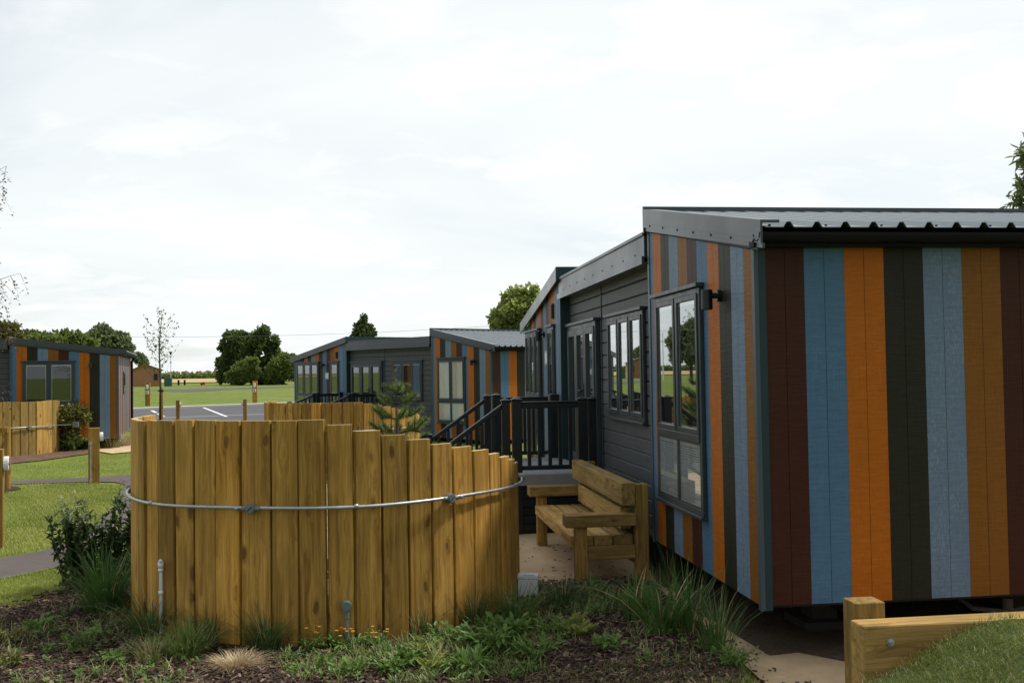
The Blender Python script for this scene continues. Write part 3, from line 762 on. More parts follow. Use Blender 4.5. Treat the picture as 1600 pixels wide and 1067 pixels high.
# ------------------------------------------------------------------ timber screens
def board_mesh(w, h, t, rn):
    c = .012; x = w / 2
    g_ = .0085 + rn.uniform(-.002, .004); c = .004; d_ = .036      # rebated edges leave a dark groove at each joint
    pts = [(-x + g_ + c, 0), (x - g_ - c, 0), (x - g_, c), (x - g_, d_), (x, d_), (x, t), (-x, t), (-x, d_), (-x + g_, d_), (-x + g_, c)]
    b = MB(); n = 10; tilt = rn.gauss(0, .0015)
    zz = [0, h * .33, h * .66, h - .004]; vs = []
    wb = rn.gauss(0, .002)
    for i, z in enumerate(zz): vs += [(p + wb * math.sin(i * 1.3), q, z) for p, q in pts]
    vs += [(p * .985, q * .96 + .001, h + tilt) for p, q in pts]
    fs = []
    for k in range(len(zz)):
        fs += [(k * n + i, (k + 1) * n + i, (k + 1) * n + (i + 1) % n, k * n + (i + 1) % n) for i in range(n)]
    b.mesh(vs, fs, 0); b.mesh(vs[-n:], [tuple(range(n))], 1)
    return b
def screen(cx, cy, rad, z0, edges, tops, label, mat='board', seed=1, gapat=None, group='curved timber screens'):
    """edges: bearings of the board joints round the circle (degrees); tops: height of each board top above z0"""
    rn = random.Random(seed); root = thing('timber_screen', (cx, cy, z0), 0, label, 'screen', group)
    for i in range(len(edges) - 1):
        a0, a1 = edges[i], edges[i + 1]; am = R((a0 + a1) / 2); w = 2 * rad * math.sin(R(a1 - a0) / 2) - .002
        if gapat == i: w -= .007
        o = board_mesh(w, tops[i] + .05, .05, rn).build('board', [mat, 'boardend'], root)
        rr = rad * math.cos(R(a1 - a0) / 2) + rn.uniform(-.012, .008)
        o.location = (rr * math.cos(am), rr * math.sin(am), -.05); o.rotation_euler = (rn.gauss(0, .003), rn.gauss(0, .002), am - math.pi / 2 + math.pi)
        o.rotation_euler.z = am + math.pi / 2 + rn.gauss(0, .008); 
    return root
def conduit(root, rad, z, a0, a1, boxes, n=60):
    b = MB(); b.tube([((rad + .03) * math.cos(R(a)), (rad + .03) * math.sin(R(a)), z + .006 * math.sin(a * .1)) for a in [a0 + (a1 - a0) * i / n for i in range(n + 1)]], .0125, 10)
    for a in [a0 + (a1 - a0) * (i + .4) / 7 for i in range(7)]:
        d = Vector((math.cos(R(a)), math.sin(R(a)), 0)); t = Vector((-d.y, d.x, 0)); p = d * (rad + .03) + Vector((0, 0, z))
        b.tube([p - t * .014, p + t * .014], .0165, 10)
    c = b.build('conduit', 'zinc', root, smooth=True)
    for a in boxes:
        d = Vector((math.cos(R(a)), math.sin(R(a)), 0)); p = d * (rad + .004) + Vector((0, 0, z)); t = Vector((-d.y, d.x, 0))
        q = MB(); q.disc(p, d, .036, .05, 18); q.disc(p + d * .05, d, .031, .005, 18)
        q.tube([p + d * .027 - t * .07, p + d * .027 + t * .07], .018, 10)
        mt = Matrix((t, Vector((0, 0, 1)), d)).transposed().to_4x4(); mt.translation = p + d * .0555
        q.box(-.024, -.003, 0, .024, .003, .002, 1, mt @ Matrix.Rotation(.7, 4, 'Z')); q.build('junction_box', ['boxgrey', 'void'], c, bevel=.002)
    return c
C1 = (-.48, 8.99); R1 = 1.66
cols = [206, 217, 226, 245.6, 271.2, 301, 336, 375.2, 422.4, 465.2, 510.4, 554, 596.6, 638.8, 675, 709.6, 741, 766, 783.6, 797.6, 806]
topy = [657.5, 657.5, 657.3, 657, 657, 657, 657.5, 657.5, 657, 656, 664.6, 672.6, 679.8, 686.6, 693, 698, 703, 708, 713, 717.5]
edges = []
for c in cols:
    d = Vector(ray(c, 800)[:2]).normalized(); cc = Vector(C1); bb = d.dot(cc); t = bb - math.sqrt(max(0, bb * bb - cc.length_squared + R1 * R1)); q = d * t - cc
    edges.append(math.degrees(math.atan2(q.y, q.x)))
edges = [-193, -186.5, -179.5, -172.5, -166] + edges[1:]
mx = [(cols[i] + cols[i + 1]) / 2 for i in range(1, 20)]
tops = [1.645] * 5
for i in range(1, 20):
    am = R((edges[i + 4] + edges[i + 5]) / 2); tops.append(height_on(mx[i - 1], topy[i], C1[0] + R1 * math.cos(am), C1[1] + R1 * math.sin(am)))
edges = edges[:len(tops)] + [edges[-1]]
edges = [-193, -186.5, -179.5, -172.5, -166] + edges[5:]
a = edges[-1]; t = tops[-1]
while a < 62:
    a += 7.2; t = max(.62, t - .045); edges.append(a); tops.append(t)
tops = tops[:len(edges) - 1]
S1 = screen(*C1, R1, 0, edges, tops, 'large curved screen of tall treated boards in the foreground, stepping down towards the bench', 'board', 5, gapat=14)
def bearing(px, py, C=C1, rad=R1):
    d = Vector(ray(px, py)[:2]).normalized(); cc = Vector(C); bb = d.dot(cc); t = bb - math.sqrt(max(0, bb * bb - cc.length_squared + rad * rad)); q = d * t - cc
    return math.degrees(math.atan2(q.y, q.x))
conduit(S1, R1, 1.035, -181, 25, [-177, bearing(395, 803), bearing(700, 786), -2])
def on_screen(deg, off, z, C=(0, 0), rad=R1): return Vector(((rad + off) * math.cos(R(deg)), (rad + off) * math.sin(R(deg)), z))
a = bearing(257, 930); b = MB(); zt_ = height_on(257, 880, *[C1[i] + on_screen(a, .03, 0)[i] for i in (0, 1)])
b.tube([on_screen(a, .03, 0), on_screen(a, .03, zt_), on_screen(a, .035, zt_ + .02), on_screen(a + 1.0, .05, zt_ + .028)], .0135, 10)
for z in (.06, .36, zt_ - .06): b.tube([on_screen(a, .03, z), on_screen(a, .03, z + .025)], .019, 10)
b.tube([on_screen(a, .03, zt_ - .03), on_screen(a, .03, zt_ + .012)], .021, 10)
b.build('overflow_pipe', 'white', S1, smooth=True)
a = bearing(541, 945); zt_ = height_on(541, 946, *[C1[i] + on_screen(a, .03, 0)[i] for i in (0, 1)])
b = MB(); b.tube([on_screen(a, .025, -.02), on_screen(a, .025, zt_)], .014, 10)
d = on_screen(a, 0, 0).normalized(); b.disc(on_screen(a, .004, zt_), d, .038, .05, 18); b.disc(on_screen(a, .054, zt_), d, .032, .005, 18); b.tube([on_screen(a, .025, zt_ - .09), on_screen(a, .025, zt_ - .03)], .02, 10)
b.build('cable_outlet', 'greenpipe', S1, bevel=.002)
# second screen, farther back towards the middle lodge
q = depth(536, 640, 21.6); a = -205.0; edges = []; tops = []
while a < 40:
    edges.append(a); tops.append(1.50 if a < -80 else max(.95, 1.50 - (a + 80) / 120 * .6)); a += 7.3
S2 = screen(q.x, q.y, 1.66, -.10, edges, tops[:-1], 'second curved timber screen, behind the foreground one and left of the small pine', 'board', 8)
conduit(S2, 1.66, .93, -150, 30, [-120, -60])
# third screen on the left
q = depth(-13, 640, 26.6); a = -200.0; edges = []; tops = []
while a < 12:
    edges.append(a); tops.append(1.33 + .012 * math.sin(a)); a += 7.3
S3 = screen(q.x, q.y, 1.68, .05, edges, tops[:-1], 'sunlit yellow timber screen at the far left, in front of the left lodge', 'sunboard', 9)
conduit(S3, 1.68, .67, -150, -8, [-90, -40])
b = MB(); pA = on_screen(-8, .03, .67, rad=1.68); b.tube([pA, pA + Vector((.42, .16, .0))], .0125, 10); b.box(pA.x + .40, pA.y + .12, .60, pA.x + .54, pA.y + .22, .74); b.build('conduit', ['boxgrey'], S3)
b = MB(); b.tube([on_screen(-58, .03, 0, rad=1.68), on_screen(-58, .03, .42, rad=1.68)], .016, 8); b.tube([on_screen(-58, .03, .36, rad=1.68), on_screen(-58, .03, .44, rad=1.68)], .024, 8); b.build('overflow_pipe', 'white', S3)

# ------------------------------------------------------------------ bench
bench = thing('sleeper_bench', (2.0, 10.05, .014), 0, 'chunky bench of pale timber sleepers with arms, against the grey lodge wall', 'bench')
def part(n, mt, *boxes, bevel=.008, par=None):
    b = MB()
    for q in boxes: b.box(*q)
    return b.build(n, mt, par if par is not None else bench, bevel=bevel)
yN, yF = -1.17, 1.20
for y in (yN, yF - .10):
    part('leg', 'sleeperz', (-.31, y, 0, -.20, y + .10, .558))
    part('leg', 'sleeperz', (.25, y, 0, .37, y + .10, .93))
    part('arm', 'sleeperx', (-.40, y - .04, .56, .248, y + .16, .67))
    part('cross_rail', 'sleeperx', (-.198, y + .01, .26, .248, y + .09, .38))
part('seat_plank', 'sleeper', (-.335, yN + .102, .36, -.125, yF - .102, .462))
part('seat_plank', 'sleeper', (-.115, yN + .102, .362, .055, yF - .102, .459))
part('seat_plank', 'sleeper', (.065, yN + .102, .361, .246, yF - .102, .461))
part('back_plank', 'sleeper', (.12, yN - .01, .74, .248, yF + .04, .945))
part('back_plank', 'sleeper', (.145, yN + .165, .50, .248, yF - .165, .70))
# meter box beside the screen
mb_ = thing('service_box', (1.20, 8.50, .01), R(-12), 'small pale grey plastic service box on the bed at the end of the foreground screen', 'service box')
b = MB(); b.box(-.085, -.06, 0, .085, .06, .21); b.build('housing', 'meter', mb_, bevel=.006)
b = MB(); b.box(-.089, -.064, .212, .089, .064, .242); b.box(-.03, -.06, .243, .055, -.01, .252); b.build('lid', 'meter', mb_, bevel=.006)

# retaining timber at the mound
rw = thing('retaining_timber', (2.61, 5.2, 0), 0, 'squat timber post and sleeper edging the grass mound by the lodge end', 'retaining edge')
part('post', 'sleeperz', (-.066, .025, -.1, .112, .17, .692), par=rw)
part('sleeper', 'sleeperx', (-.098, -.13, .02, 3.4, .022, .607), par=rw, bevel=.012)
b = MB(); b.disc((.055, -.131, .515), (0, -1, 0), .022, .006, 14); b.disc((.055, -.137, .515), (0, -1, 0), .014, .012, 6); b.build('bolt', 'zinc', rw)

# ------------------------------------------------------------------ bollards
def bollard(loc, rz, label, h=1.04, w=.2, d=.1, light=1, pipe=True, group='timber light bollards'):
    r = thing('light_bollard', loc, rz, label, 'bollard', group)
    b = MB(); b.box(-w / 2, -d / 2, -.1, w / 2, d / 2, h); b.build('post', 'post', r, bevel=.006)
    if light:
        s = light; b = MB(); x = s * w / 2
        b.prism([(math.cos(i * math.pi / 8) * .055, h - .17 + math.sin(i * math.pi / 8) * .085) for i in range(16)], 0, x, x + s * .06)
        l = b.build('bulkhead_light', 'white', r, bevel=.008)
        b = MB(); b.box(x + s * .061, -.045, h - .18, x + s * .07, .045, h - .16); b.box(x + s * .061, -.006, h - .24, x + s * .07, .006, h - .10); b.build('cage', 'boxgrey', l)
    if pipe:
        b = MB(); b.tube([(-w * .28, -d / 2 - .014, 0), (-w * .28, -d / 2 - .014, h * .72)], .012, 8)
        for z in (.06, h * .72): b.disc((-w * .28, -d / 2 - .002, z), (0, -1, 0), .03, .04, 12)
        b.build('conduit', 'zinc', r)
    return r
q = ground(147, 755); bollard((q.x, q.y, 0), R(14), 'timber light bollard with grey conduit, on the lawn by the path bend')
q = ground(-9, 856); bollard((q.x, q.y, 0), R(10), 'timber light bollard cut by the left edge, nearest of the bollards', 1.16, .2, .1, 1, False)
q = ground(278, 661); bollard((q.x, q.y, 0), R(5), 'slim post at the car park edge with its light on the right', .95, .15, .12, 1, False)
q = ground(383, 659); bollard((q.x, q.y, 0), R(5), 'slim post at the car park edge with its light on the left', .95, .15, .12, -1, False)
def hookup(loc, label):
    r = thing('hookup_post', loc, R(-5), label, 'hookup post', 'hook-up posts on the far grass')
    b = MB(); b.box(-.16, -.08, -.1, .16, .08, 1.55); b.build('post', 'post', r, bevel=.01)
    b = MB(); b.box(-.08, -.15, 1.12, .08, -.082, 1.40); b.build('lamp', 'white', r, bevel=.02)
    b = MB(); b.box(-.09, -.17, .78, .09, -.082, 1.0, 0); b.box(-.03, -.18, .83, .03, -.171, .95, 1); b.build('socket_box', ['meter', 'boxgrey'], r, bevel=.02)
q = ground(231, 634); hookup((q.x, q.y, 0), 'timber hook-up post on the far grass, left of the young tree')
q = ground(398.5, 630.5); hookup((q.x, q.y, 0), 'timber hook-up post on the far grass, towards the dark tree clump')
q = ground(12, 766)
st_ = thing('tree_stake', (q.x, q.y, 0), 0, 'round timber tree stake with a crossbar at the left edge', 'tree stake')
b = MB(); b.tube([(0, 0, -.1), (0, 0, 1.12)], .05, 12); b.build('post', 'post', st_, smooth=False)
b = MB(); b.tube([(-.9, .02, -.1), (-.9, .02, 1.12)], .05, 12); b.build('post', 'post', st_, smooth=False)
b = MB(); b.box(-.95, -.09, 1.03, .03, -.052, 1.12); b.build('crossbar', 'post', st_, bevel=.004)
# mulch ring under the stake
b = MB(); b.prism([(q.x - .4 + (.62 + .06 * math.sin(i * 5)) * math.cos(i * math.pi / 10), q.y + (.5 + .05 * math.cos(i * 3)) * math.sin(i * math.pi / 10)) for i in range(20)], 2, -.01, .03); structure(b.build('mulch_ring_ground', 'mulch'))

# ------------------------------------------------------------------ plants
def leafquad(b, p, d, up, L, W, m=0, fold=.15):
    """a leaf: six-point blade along d"""
    s = d.cross(up)
    if s.length < 1e-4: s = d.orthogonal()
    s.normalize(); n = s.cross(d)
    i = len(b.v)
    b.v += [tuple(p), tuple(p + d * L * .35 + s * W * .5 + n * W * fold), tuple(p + d * L * .72 + s * W * .36 + n * W * fold), tuple(p + d * L), tuple(p + d * L * .72 - s * W * .36 + n * W * fold), tuple(p + d * L * .35 - s * W * .5 + n * W * fold)]
    b.f += [(i, i + 1, i + 2, i + 3), (i, i + 3, i + 4, i + 5)]; b.m += [m, m]
def rv(rn):
    while True:
        v = Vector((rn.uniform(-1, 1), rn.uniform(-1, 1), rn.uniform(-1, 1)))
        if .05 < v.length < 1: return v.normalized()

def crown(blobs, n, size, seed, gap=.0, freq=1.0, elong=1.0, droop=0.0, mats=1):
    """leaves spread through the volume of overlapping lumps; thinned by noise so that gaps stay"""
    rn = random.Random(seed); b = MB(); sub = []
    for c, r in blobs:
        for _ in range(9):
            u = rv(rn); k = rn.uniform(.28, .5); sub.append((tuple(c[i] + u[i] * r[i] * .86 for i in range(3)), tuple(x * k for x in r)))
    blobs = list(blobs) + sub; vol = [(r[0] * r[1] * r[2]) ** .8 for _, r in blobs]; tot = sum(vol); k = 0; tries = 0
    while k < n and tries < n * 12:
        tries += 1; x = rn.uniform(0, tot)
        for (c, r), v in zip(blobs, vol):
            x -= v
            if x <= 0: break
        u = rv(rn) * (rn.random() ** .42); p = Vector((c[0] + u.x * r[0], c[1] + u.y * r[1], c[2] + u.z * r[2]))
        lump = noise.noise(p * freq + Vector((seed, 0, 0))) + .5 * noise.noise(p * freq * 2.7)
        if lump < gap - .25 * (1 - u.length): continue
        d = rv(rn); d = (d + Vector((0, 0, -droop)) + u * .5).normalized(); s = size * rn.uniform(.6, 1.3)
        leafquad(b, p, d, rv(rn), s * elong, s * .75 / max(1, elong * .8), rn.randrange(mats)); k += 1
    return b
def tree(name, loc, label, blobs, n, size, leaf, seed, trunk=(3, .18), gap=-.15, freq=.6, elong=1.0, droop=0.0, group=None, limbs=6):
    r = thing(name, loc, 0, label, 'tree', group); rn = random.Random(seed)
    b = MB(); h, tr = trunk
    b.tube([(0, 0, -.2), (.03 * h, 0, h * .5), (0, .02 * h, h)], [tr, tr * .8, tr * .6], 9)
    for i in range(limbs):
        c, rr = blobs[i % len(blobs)]; p0 = Vector((0, .02 * h, h * rn.uniform(.55, 1))); p1 = Vector(c) + Vector((rn.uniform(-.5, .5) * rr[0], rn.uniform(-.5, .5) * rr[1], rn.uniform(-.1, .7) * rr[2]))
        md = p0.lerp(p1, .5) + Vector((0, 0, .12 * (p1 - p0).length)); b.tube([p0, md, p1], [tr * .45, tr * .28, tr * .08], 6)
    b.build('trunk', 'bark', r, smooth=True)
    crown(blobs, int(n * 2.2), size * .62, seed, gap, freq, elong, droop).build('crown', leaf, r); return r
def dpt(px, py, Z): return depth(px, py, Z)
def blobs_px(specs, base, Z):
    """lumps given by where their centres and radii fall at distance Z"""
    out = []
    for px, py, rx, ry in specs:
        c = depth(px, py, Z); k = Z / F; out.append(((c.x - base.x, c.y - base.y, c.z - base.z), (rx * k, rx * k * .9, ry * k)))
    return out
def far_tree(name, label, base_px, Z, specs, n, size, leaf, seed, trunk_h, group=None, **kw):
    base = depth(base_px, 590, Z); base.z = terrain(base.x, base.y) - .05
    return tree(name, base, label, blobs_px(specs, base, Z), n, size, leaf, seed, (trunk_h, .14 + .02 * trunk_h), group=group, **kw)

GR = 'trees behind the left lodge'
far_tree('willow_tree', 'grey-green rounded willow tree, right end of the trees behind the left lodge', 165, 95, [(165, 532, 30, 20), (150, 540, 22, 18), (185, 545, 20, 18), (165, 560, 36, 22), (178, 526, 14, 12)], 7000, .55, 'willow', 21, 3, GR, gap=-.25, freq=.5)
far_tree('broadleaf_tree', 'dark green tree between the willow and the olive tree, behind the left lodge', 95, 80, [(95, 533, 32, 16), (70, 540, 30, 20), (120, 540, 26, 20), (90, 560, 55, 25), (104, 526, 14, 9)], 8000, .5, 'treemid', 22, 3, GR, gap=-.22, freq=.5)
far_tree('broadleaf_tree', 'lighter tree just left of the dark one behind the left lodge', 45, 85, [(42, 530, 16, 14), (52, 540, 22, 20), (40, 556, 26, 26)], 4000, .45, 'olive', 23, 3, GR, gap=-.2, freq=.6)
far_tree('broadleaf_tree', 'olive-brown tree at the far left edge behind the lodge roof', 6, 70, [(6, 524, 22, 20), (18, 538, 20, 20), (0, 550, 34, 34), (-18, 530, 20, 22)], 4800, .42, 'olive', 24, 3, GR, gap=-.2, freq=.6)
G2 = 'clump of trees at the far field edge'
far_tree('broadleaf_tree', 'tallest dark tree of the clump at the edge of the far field', 405, 150, [(408, 530, 18, 17), (414, 545, 22, 22), (400, 560, 24, 24), (410, 582, 30, 20), (395, 540, 12, 10)], 9000, .8, 'treedark', 31, 4, G2, gap=-.05, freq=.5, droop=.5)
far_tree('broadleaf_tree', 'dark tree with a ragged top, left side of the clump at the far field', 362, 155, [(372, 530, 22, 14), (356, 548, 15, 22), (372, 552, 26, 24), (352, 575, 15, 20), (375, 580, 26, 20)], 9000, .75, 'treedark', 32, 4, G2, gap=-.04, freq=.5, droop=.4)
far_tree('broadleaf_shrub', 'lighter rounded bush, right side of the clump at the far field', 440, 146, [(437, 575, 20, 20), (452, 582, 18, 16), (428, 588, 18, 12), (448, 566, 14, 12)], 6500, .65, 'treemid', 33, 2, G2, gap=-.2, freq=.4)
far_tree('broadleaf_shrub', 'smaller bush low at the front of the dark clump', 378, 145, [(380, 583, 16, 15), (392, 575, 14, 18), (368, 590, 16, 10)], 4200, .6, 'treemid', 34, 1.5, G2, gap=-.15, freq=.45)
far_tree('conifer_tree', 'narrow dark conifer top rising behind the middle lodge roof', 567, 62, [(567, 500, 6, 10), (567, 515, 14, 12), (564, 535, 20, 18), (575, 520, 12, 8), (568, 560, 24, 26)], 4200, .3, 'treedark', 41, 4, gap=-.12, freq=.9, droop=.8)
far_tree('ash_tree', 'leafy bright green tree behind the lodges, left of the near lodge roof', 808, 58, [(826, 462, 26, 22), (800, 485, 34, 22), (840, 490, 36, 34), (788, 500, 24, 16), (810, 530, 44, 34)], 9500, .38, 'ash', 42, 4, gap=.02, freq=.9, droop=.3)
far_tree('willow_tree', 'feathery pale willow rising above the near lodge roof at the right edge', 1650, 24, [(1606, 262, 16, 34), (1628, 250, 34, 40), (1640, 310, 46, 60), (1600, 300, 16, 22), (1585, 318, 14, 12), (1680, 280, 60, 80), (1660, 380, 70, 70), (1612, 340, 30, 20)], 3000, .2, 'willowpale', 43, 5, gap=.02, freq=1.6, elong=1.9, droop=.4)
b = far_tree('broadleaf_tree', 'small pale tree far off behind the brown bungalow', 215, 190, [(216, 560, 9, 8), (222, 566, 8, 6)], 700, .8, 'willow', 44, 2, gap=-.2)

# hedge on the skyline
b = MB(); rn = random.Random(5)
for k in range(9000):
    x = rn.uniform(-260, 60); y = 425 + rn.uniform(-3, 3); z = .6 + 2.4 * rn.random() ** .7 * (.8 + .35 * noise.noise(Vector((x * .06, 0, 0))))
    leafquad(b, Vector((x, y, z)), rv(rn), rv(rn), rn.uniform(.8, 1.7), rn.uniform(.6, 1.2))
h_ = b.build('field_hedge', 'treemid'); tag(stuff(h_), 'long low green hedge along the far side of the dry field', 'hedge')
# young tree in the car park verge
def twig(b, p0, d, L, r, rn, bend=.25, n=5, up=.2):
    pts = [Vector(p0)]; d = Vector(d).normalized()
    for i in range(n):
        d = (d + rv(rn) * bend * .4 + Vector((0, 0, up))).normalized(); pts.append(pts[-1] + d * L / n)
    b.tube(pts, [r * (1 - .8 * i / n) for i in range(n + 1)], 5); return pts
q = ground(250, 658); rn = random.Random(61)
yt = thing('young_tree', (q.x, q.y, 0), 0, 'slender young tree with sparse leaves and a stake, at the car park edge', 'tree')
b = MB(); lf = MB(); b.tube([(0, 0, -.1), (.03, 0, 1.6), (-.02, 0, 3.2), (.12, 0, 4.9)], [.055, .045, .03, .008], 8)
for k in range(22):
    z = 1.7 + 2.6 * k / 22; a = rn.uniform(0, 6.3); L = rn.uniform(.9, 1.7) * (1 - .35 * k / 22)
    pts = twig(b, (0, 0, z), (math.cos(a), math.sin(a), .55), L, .007, rn, .3, 6, .16)
    for j in range(int(16 if math.cos(a) < .3 else 8)):
        t = rn.randrange(2, 7); p = pts[t] + rv(rn) * .06; leafquad(lf, p, (rv(rn) + Vector((0, 0, -.4))).normalized(), rv(rn), rn.uniform(.07, .12), rn.uniform(.05, .08))
for k in range(110):
    z = rn.uniform(2.0, 4.9); leafquad(lf, Vector((.06 * (z - 3), 0, z)) + rv(rn) * .14, rv(rn), rv(rn), rn.uniform(.08, .13), rn.uniform(.06, .09))
b.build('trunk', 'bark', yt, smooth=True); lf.build('crown', 'youngleaf', yt)
b = MB(); b.tube([(.10, -.03, -.1), (.10, -.03, 1.45)], .045, 10); b.build('stake', 'post', yt); b = MB(); b.box(-.06, -.09, 1.30, .17, .05, 1.36); b.build('tree_tie', 'void', yt)
# staked birch whose hanging twigs enter at the left edge
q0 = ground(-62, 770); rn = random.Random(62); bt = thing('birch_tree', (q0.x, q0.y, 0), 0, 'thin-leaved birch with hanging reddish twigs at the left edge', 'tree')
b = MB(); lf = MB(); b.tube([(0, 0, -.1), (.05, 0, 2.5), (-.03, 0, 5), (.05, 0, 7.2)], [.06, .05, .032, .01], 8)
for k in range(34):
    z = 1.6 + 5.2 * k / 34; a = rn.gauss(0, .9) if k % 3 else rn.uniform(0, 6.3); L = rn.uniform(.75, 1.35) * (1.0 - .45 * (z / 7.5) ** 2)
    pts = twig(b, (0, 0, z), (math.cos(a), math.sin(a), .5), L, .013, rn, .35, 6, .05)
    for j in range(3, 7):
        for i in range(1 + j % 2):
            pp = twig(b, pts[j], (rn.uniform(-.5, .7), rn.uniform(-.5, .5), -.5), rn.uniform(.25, .6), .004, rn, .3, 4, -.25)
            for w in pp[1:]:
                for _ in range(2): leafquad(lf, w + rv(rn) * .05, (rv(rn) + Vector((0, 0, -.8))).normalized(), rv(rn), rn.uniform(.04, .065), rn.uniform(.025, .04))
b.build('trunk', 'bark', bt, smooth=True); lf.build('crown', 'birchleaf', bt); bt.scale = (1, 1, .84)

# young pine between the two screens
q = depth(619, 640, 14.5); base = Vector((q.x, q.y, 0)); rn = random.Random(71)
pn = thing('pine_tree', base, 0, 'small bushy green pine behind the foreground screen', 'tree'); b = MB(); nd = MB()
b.tube([(0, 0, -.05), (.01, 0, .9), (0, .01, 1.85)], [.035, .024, .008], 8)
def needles(p0, p1, dens=150, L=.075):
    d = (p1 - p0); n = int(dens * d.length) + 6; dn = d.normalized()
    for i in range(n):
        p = p0 + d * rn.random(); u = (rv(rn) + dn * .9).normalized(); s = u.cross(dn); s = s.normalized() * .0042 if s.length > 1e-3 else Vector((.004, 0, 0))
        nd.face([p - s, p + s, p + u * L * rn.uniform(.7, 1.25)])
for zz, L, cnt in ((.55, .55, 5), (.78, .62, 6), (1.0, .54, 5), (1.2, .46, 5), (1.4, .36, 4), (1.58, .22, 4)):
    for i in range(cnt):
        a = 6.283 * (i + rn.uniform(-.25, .25)) / cnt + zz * 3; l = L * rn.uniform(.7, 1.1); d = Vector((math.cos(a), math.sin(a), .25)).normalized(); p0 = Vector((0, 0, zz)); p1 = p0 + d * l * .6; p2 = p1 + (d + Vector((0, 0, .45))).normalized() * l * .4
        b.tube([p0, p1, p2], [.010, .006, .003], 5); needles(p0 + (p1 - p0) * .4, p1, 640); needles(p1, p2, 950, .09)
        for _ in range(3):
            t = rn.uniform(.4, 1); s0 = p0.lerp(p1, t); s1 = s0 + (d + rv(rn) * .8 + Vector((0, 0, .35))).normalized() * l * .28; b.tube([s0, s1], [.005, .002], 4); needles(s0, s1, 560, .075)
needles(Vector((0, 0, 1.4)), Vector((0, .01, 1.86)), 420, .08)
b.build('trunk', 'bark', pn, smooth=True); nd.build('crown', 'needle', pn); pn.scale = (1.0, 1.0, 1.09)

# leafy shrub at the left end of the foreground screen
q = ground(150, 925); rn = random.Random(72)
sh = thing('leafy_shrub', (q.x, q.y, .02), 0, 'tall dark leafy shrub with pale shoot tips, against the left end of the foreground screen', 'shrub'); b = MB(); lf = MB()
for k in range(64):
    a = rn.uniform(0, 6.28); rr = .40 * math.sqrt(rn.random()); H = rn.uniform(.55, 1.02) * (1.05 - .35 * rr); p0 = (rr * .6 * math.cos(a), rr * .6 * math.sin(a), 0)
    pts = twig(b, p0, (.38 * math.cos(a), .38 * math.sin(a), 1), H, .007, rn, .22, 9, .1)
    for j in range(2, 10):
        for _ in range(7):
            d = (rv(rn) + Vector((0, 0, .15))).normalized(); p = pts[j] + (pts[j - 1] - pts[j]) * rn.random(); tip = j > 8
            leafquad(lf, p, d, Vector((0, 0, 1)) + rv(rn) * .4, rn.uniform(.06, .10) * (.8 if tip else 1), rn.uniform(.026, .042) * (.6 if tip else 1), 1 if (tip or rn.random() < .03) else 0)
b.build('stems', 'bark', sh, smooth=True); lf.build('foliage', ['shrub', 'shrubtip'], sh)

def tuft(px, py, n, h, spread, label, mats=('tuft', 'straw'), dry=.06, w=.006, seed=0, stalks=0, z=None, name='grass_tuft', lean=(.25, 1.1), group='ornamental grass tufts'):
    q = ground(px, py); rn = random.Random(seed); b = MB()
    for k in range(n):
        a = rn.uniform(0, 6.283); r = spread * rn.random() ** .7; hh = h * rn.uniform(.4, 1.12)
        blade(b, (r * .5 * math.cos(a), r * .5 * math.sin(a), 0), hh, w * rn.uniform(.7, 1.3), rn.uniform(*lean) * (.4 + r / spread), a + rn.gauss(0, .5), 1 if rn.random() < dry else 0, 4)
    for k in range(stalks):
        a = rn.uniform(0, 6.283); L = h * rn.uniform(1.2, 1.75); blade(b, (0, 0, 0), L, .003, rn.uniform(.2, .7), a, 1, 4)
        for _ in range(10):
            t = rn.uniform(.75, 1); 
    o = b.build(name, list(mats), loc=(q.x, q.y, (bedz(q.x, q.y) if z is None else z) - .01)); tag(o, label, 'grass tuft', group); return o
tuft(330, 1012, 420, .36, .24, 'dark green grass tuft against the screen boards, right of the white pipe', seed=1, stalks=2)
tuft(235, 1002, 320, .40, .26, 'tall dark grass tuft just left of the white pipe on the screen', seed=2, stalks=9)
tuft(292, 1032, 560, .28, .28, 'pale green spreading grass tuft below the white pipe', ('tuftpale', 'straw'), .05, seed=3)
tuft(418, 1022, 480, .38, .26, 'dark arching grass tuft against the middle of the foreground screen', seed=4, stalks=1)
tuft(240, 1040, 260, .18, .24, 'low half-dry tuft at the foot of the pale green one', ('tuftpale', 'straw'), .5, seed=5)
tuft(370, 1054, 620, .15, .19, 'dry straw-coloured tuft on the bark in front of the screen', ('straw', 'straw'), 1, seed=6, lean=(.5, 1.4))
tuft(165, 962, 520, .62, .3, 'tall green grass under the leafy shrub', ('reed', 'straw'), .03, .008, seed=7)
tuft(655, 998, 190, .32, .22, 'thin grass tuft with straw base against the lower boards of the screen', seed=8, dry=.2, stalks=5)
tuft(740, 985, 220, .36, .24, 'feathery green tuft left of the grey service box', seed=9, stalks=8)
tuft(808, 985, 360, .36, .27, 'bushy green tuft just below the grey service box', ('reed', 'straw'), .07, seed=10, stalks=3)
tuft(880, 965, 300, .28, .3, 'low spreading dark tuft between the service box and the bench leg', seed=11, stalks=5)
tuft(930, 945, 180, .20, .25, 'short dark tuft right below the near bench leg', seed=12)
tuft(995, 985, 120, .42, .2, 'leftmost tall reed grass clump beside the concrete apron', ('reed', 'straw'), .06, .012, seed=13, lean=(.12, .95), group='tall reed clumps beside the apron')
tuft(1035, 1010, 150, .50, .2, 'largest reed grass clump, at the middle of the row by the apron', ('reed', 'straw'), .07, .013, seed=14, lean=(.12, .95), group='tall reed clumps beside the apron')
tuft(1075, 1000, 100, .58, .2, 'upright reed clump second from the right beside the apron', ('reed', 'straw'), .06, .012, seed=15, lean=(.1, .8), group='tall reed clumps beside the apron')
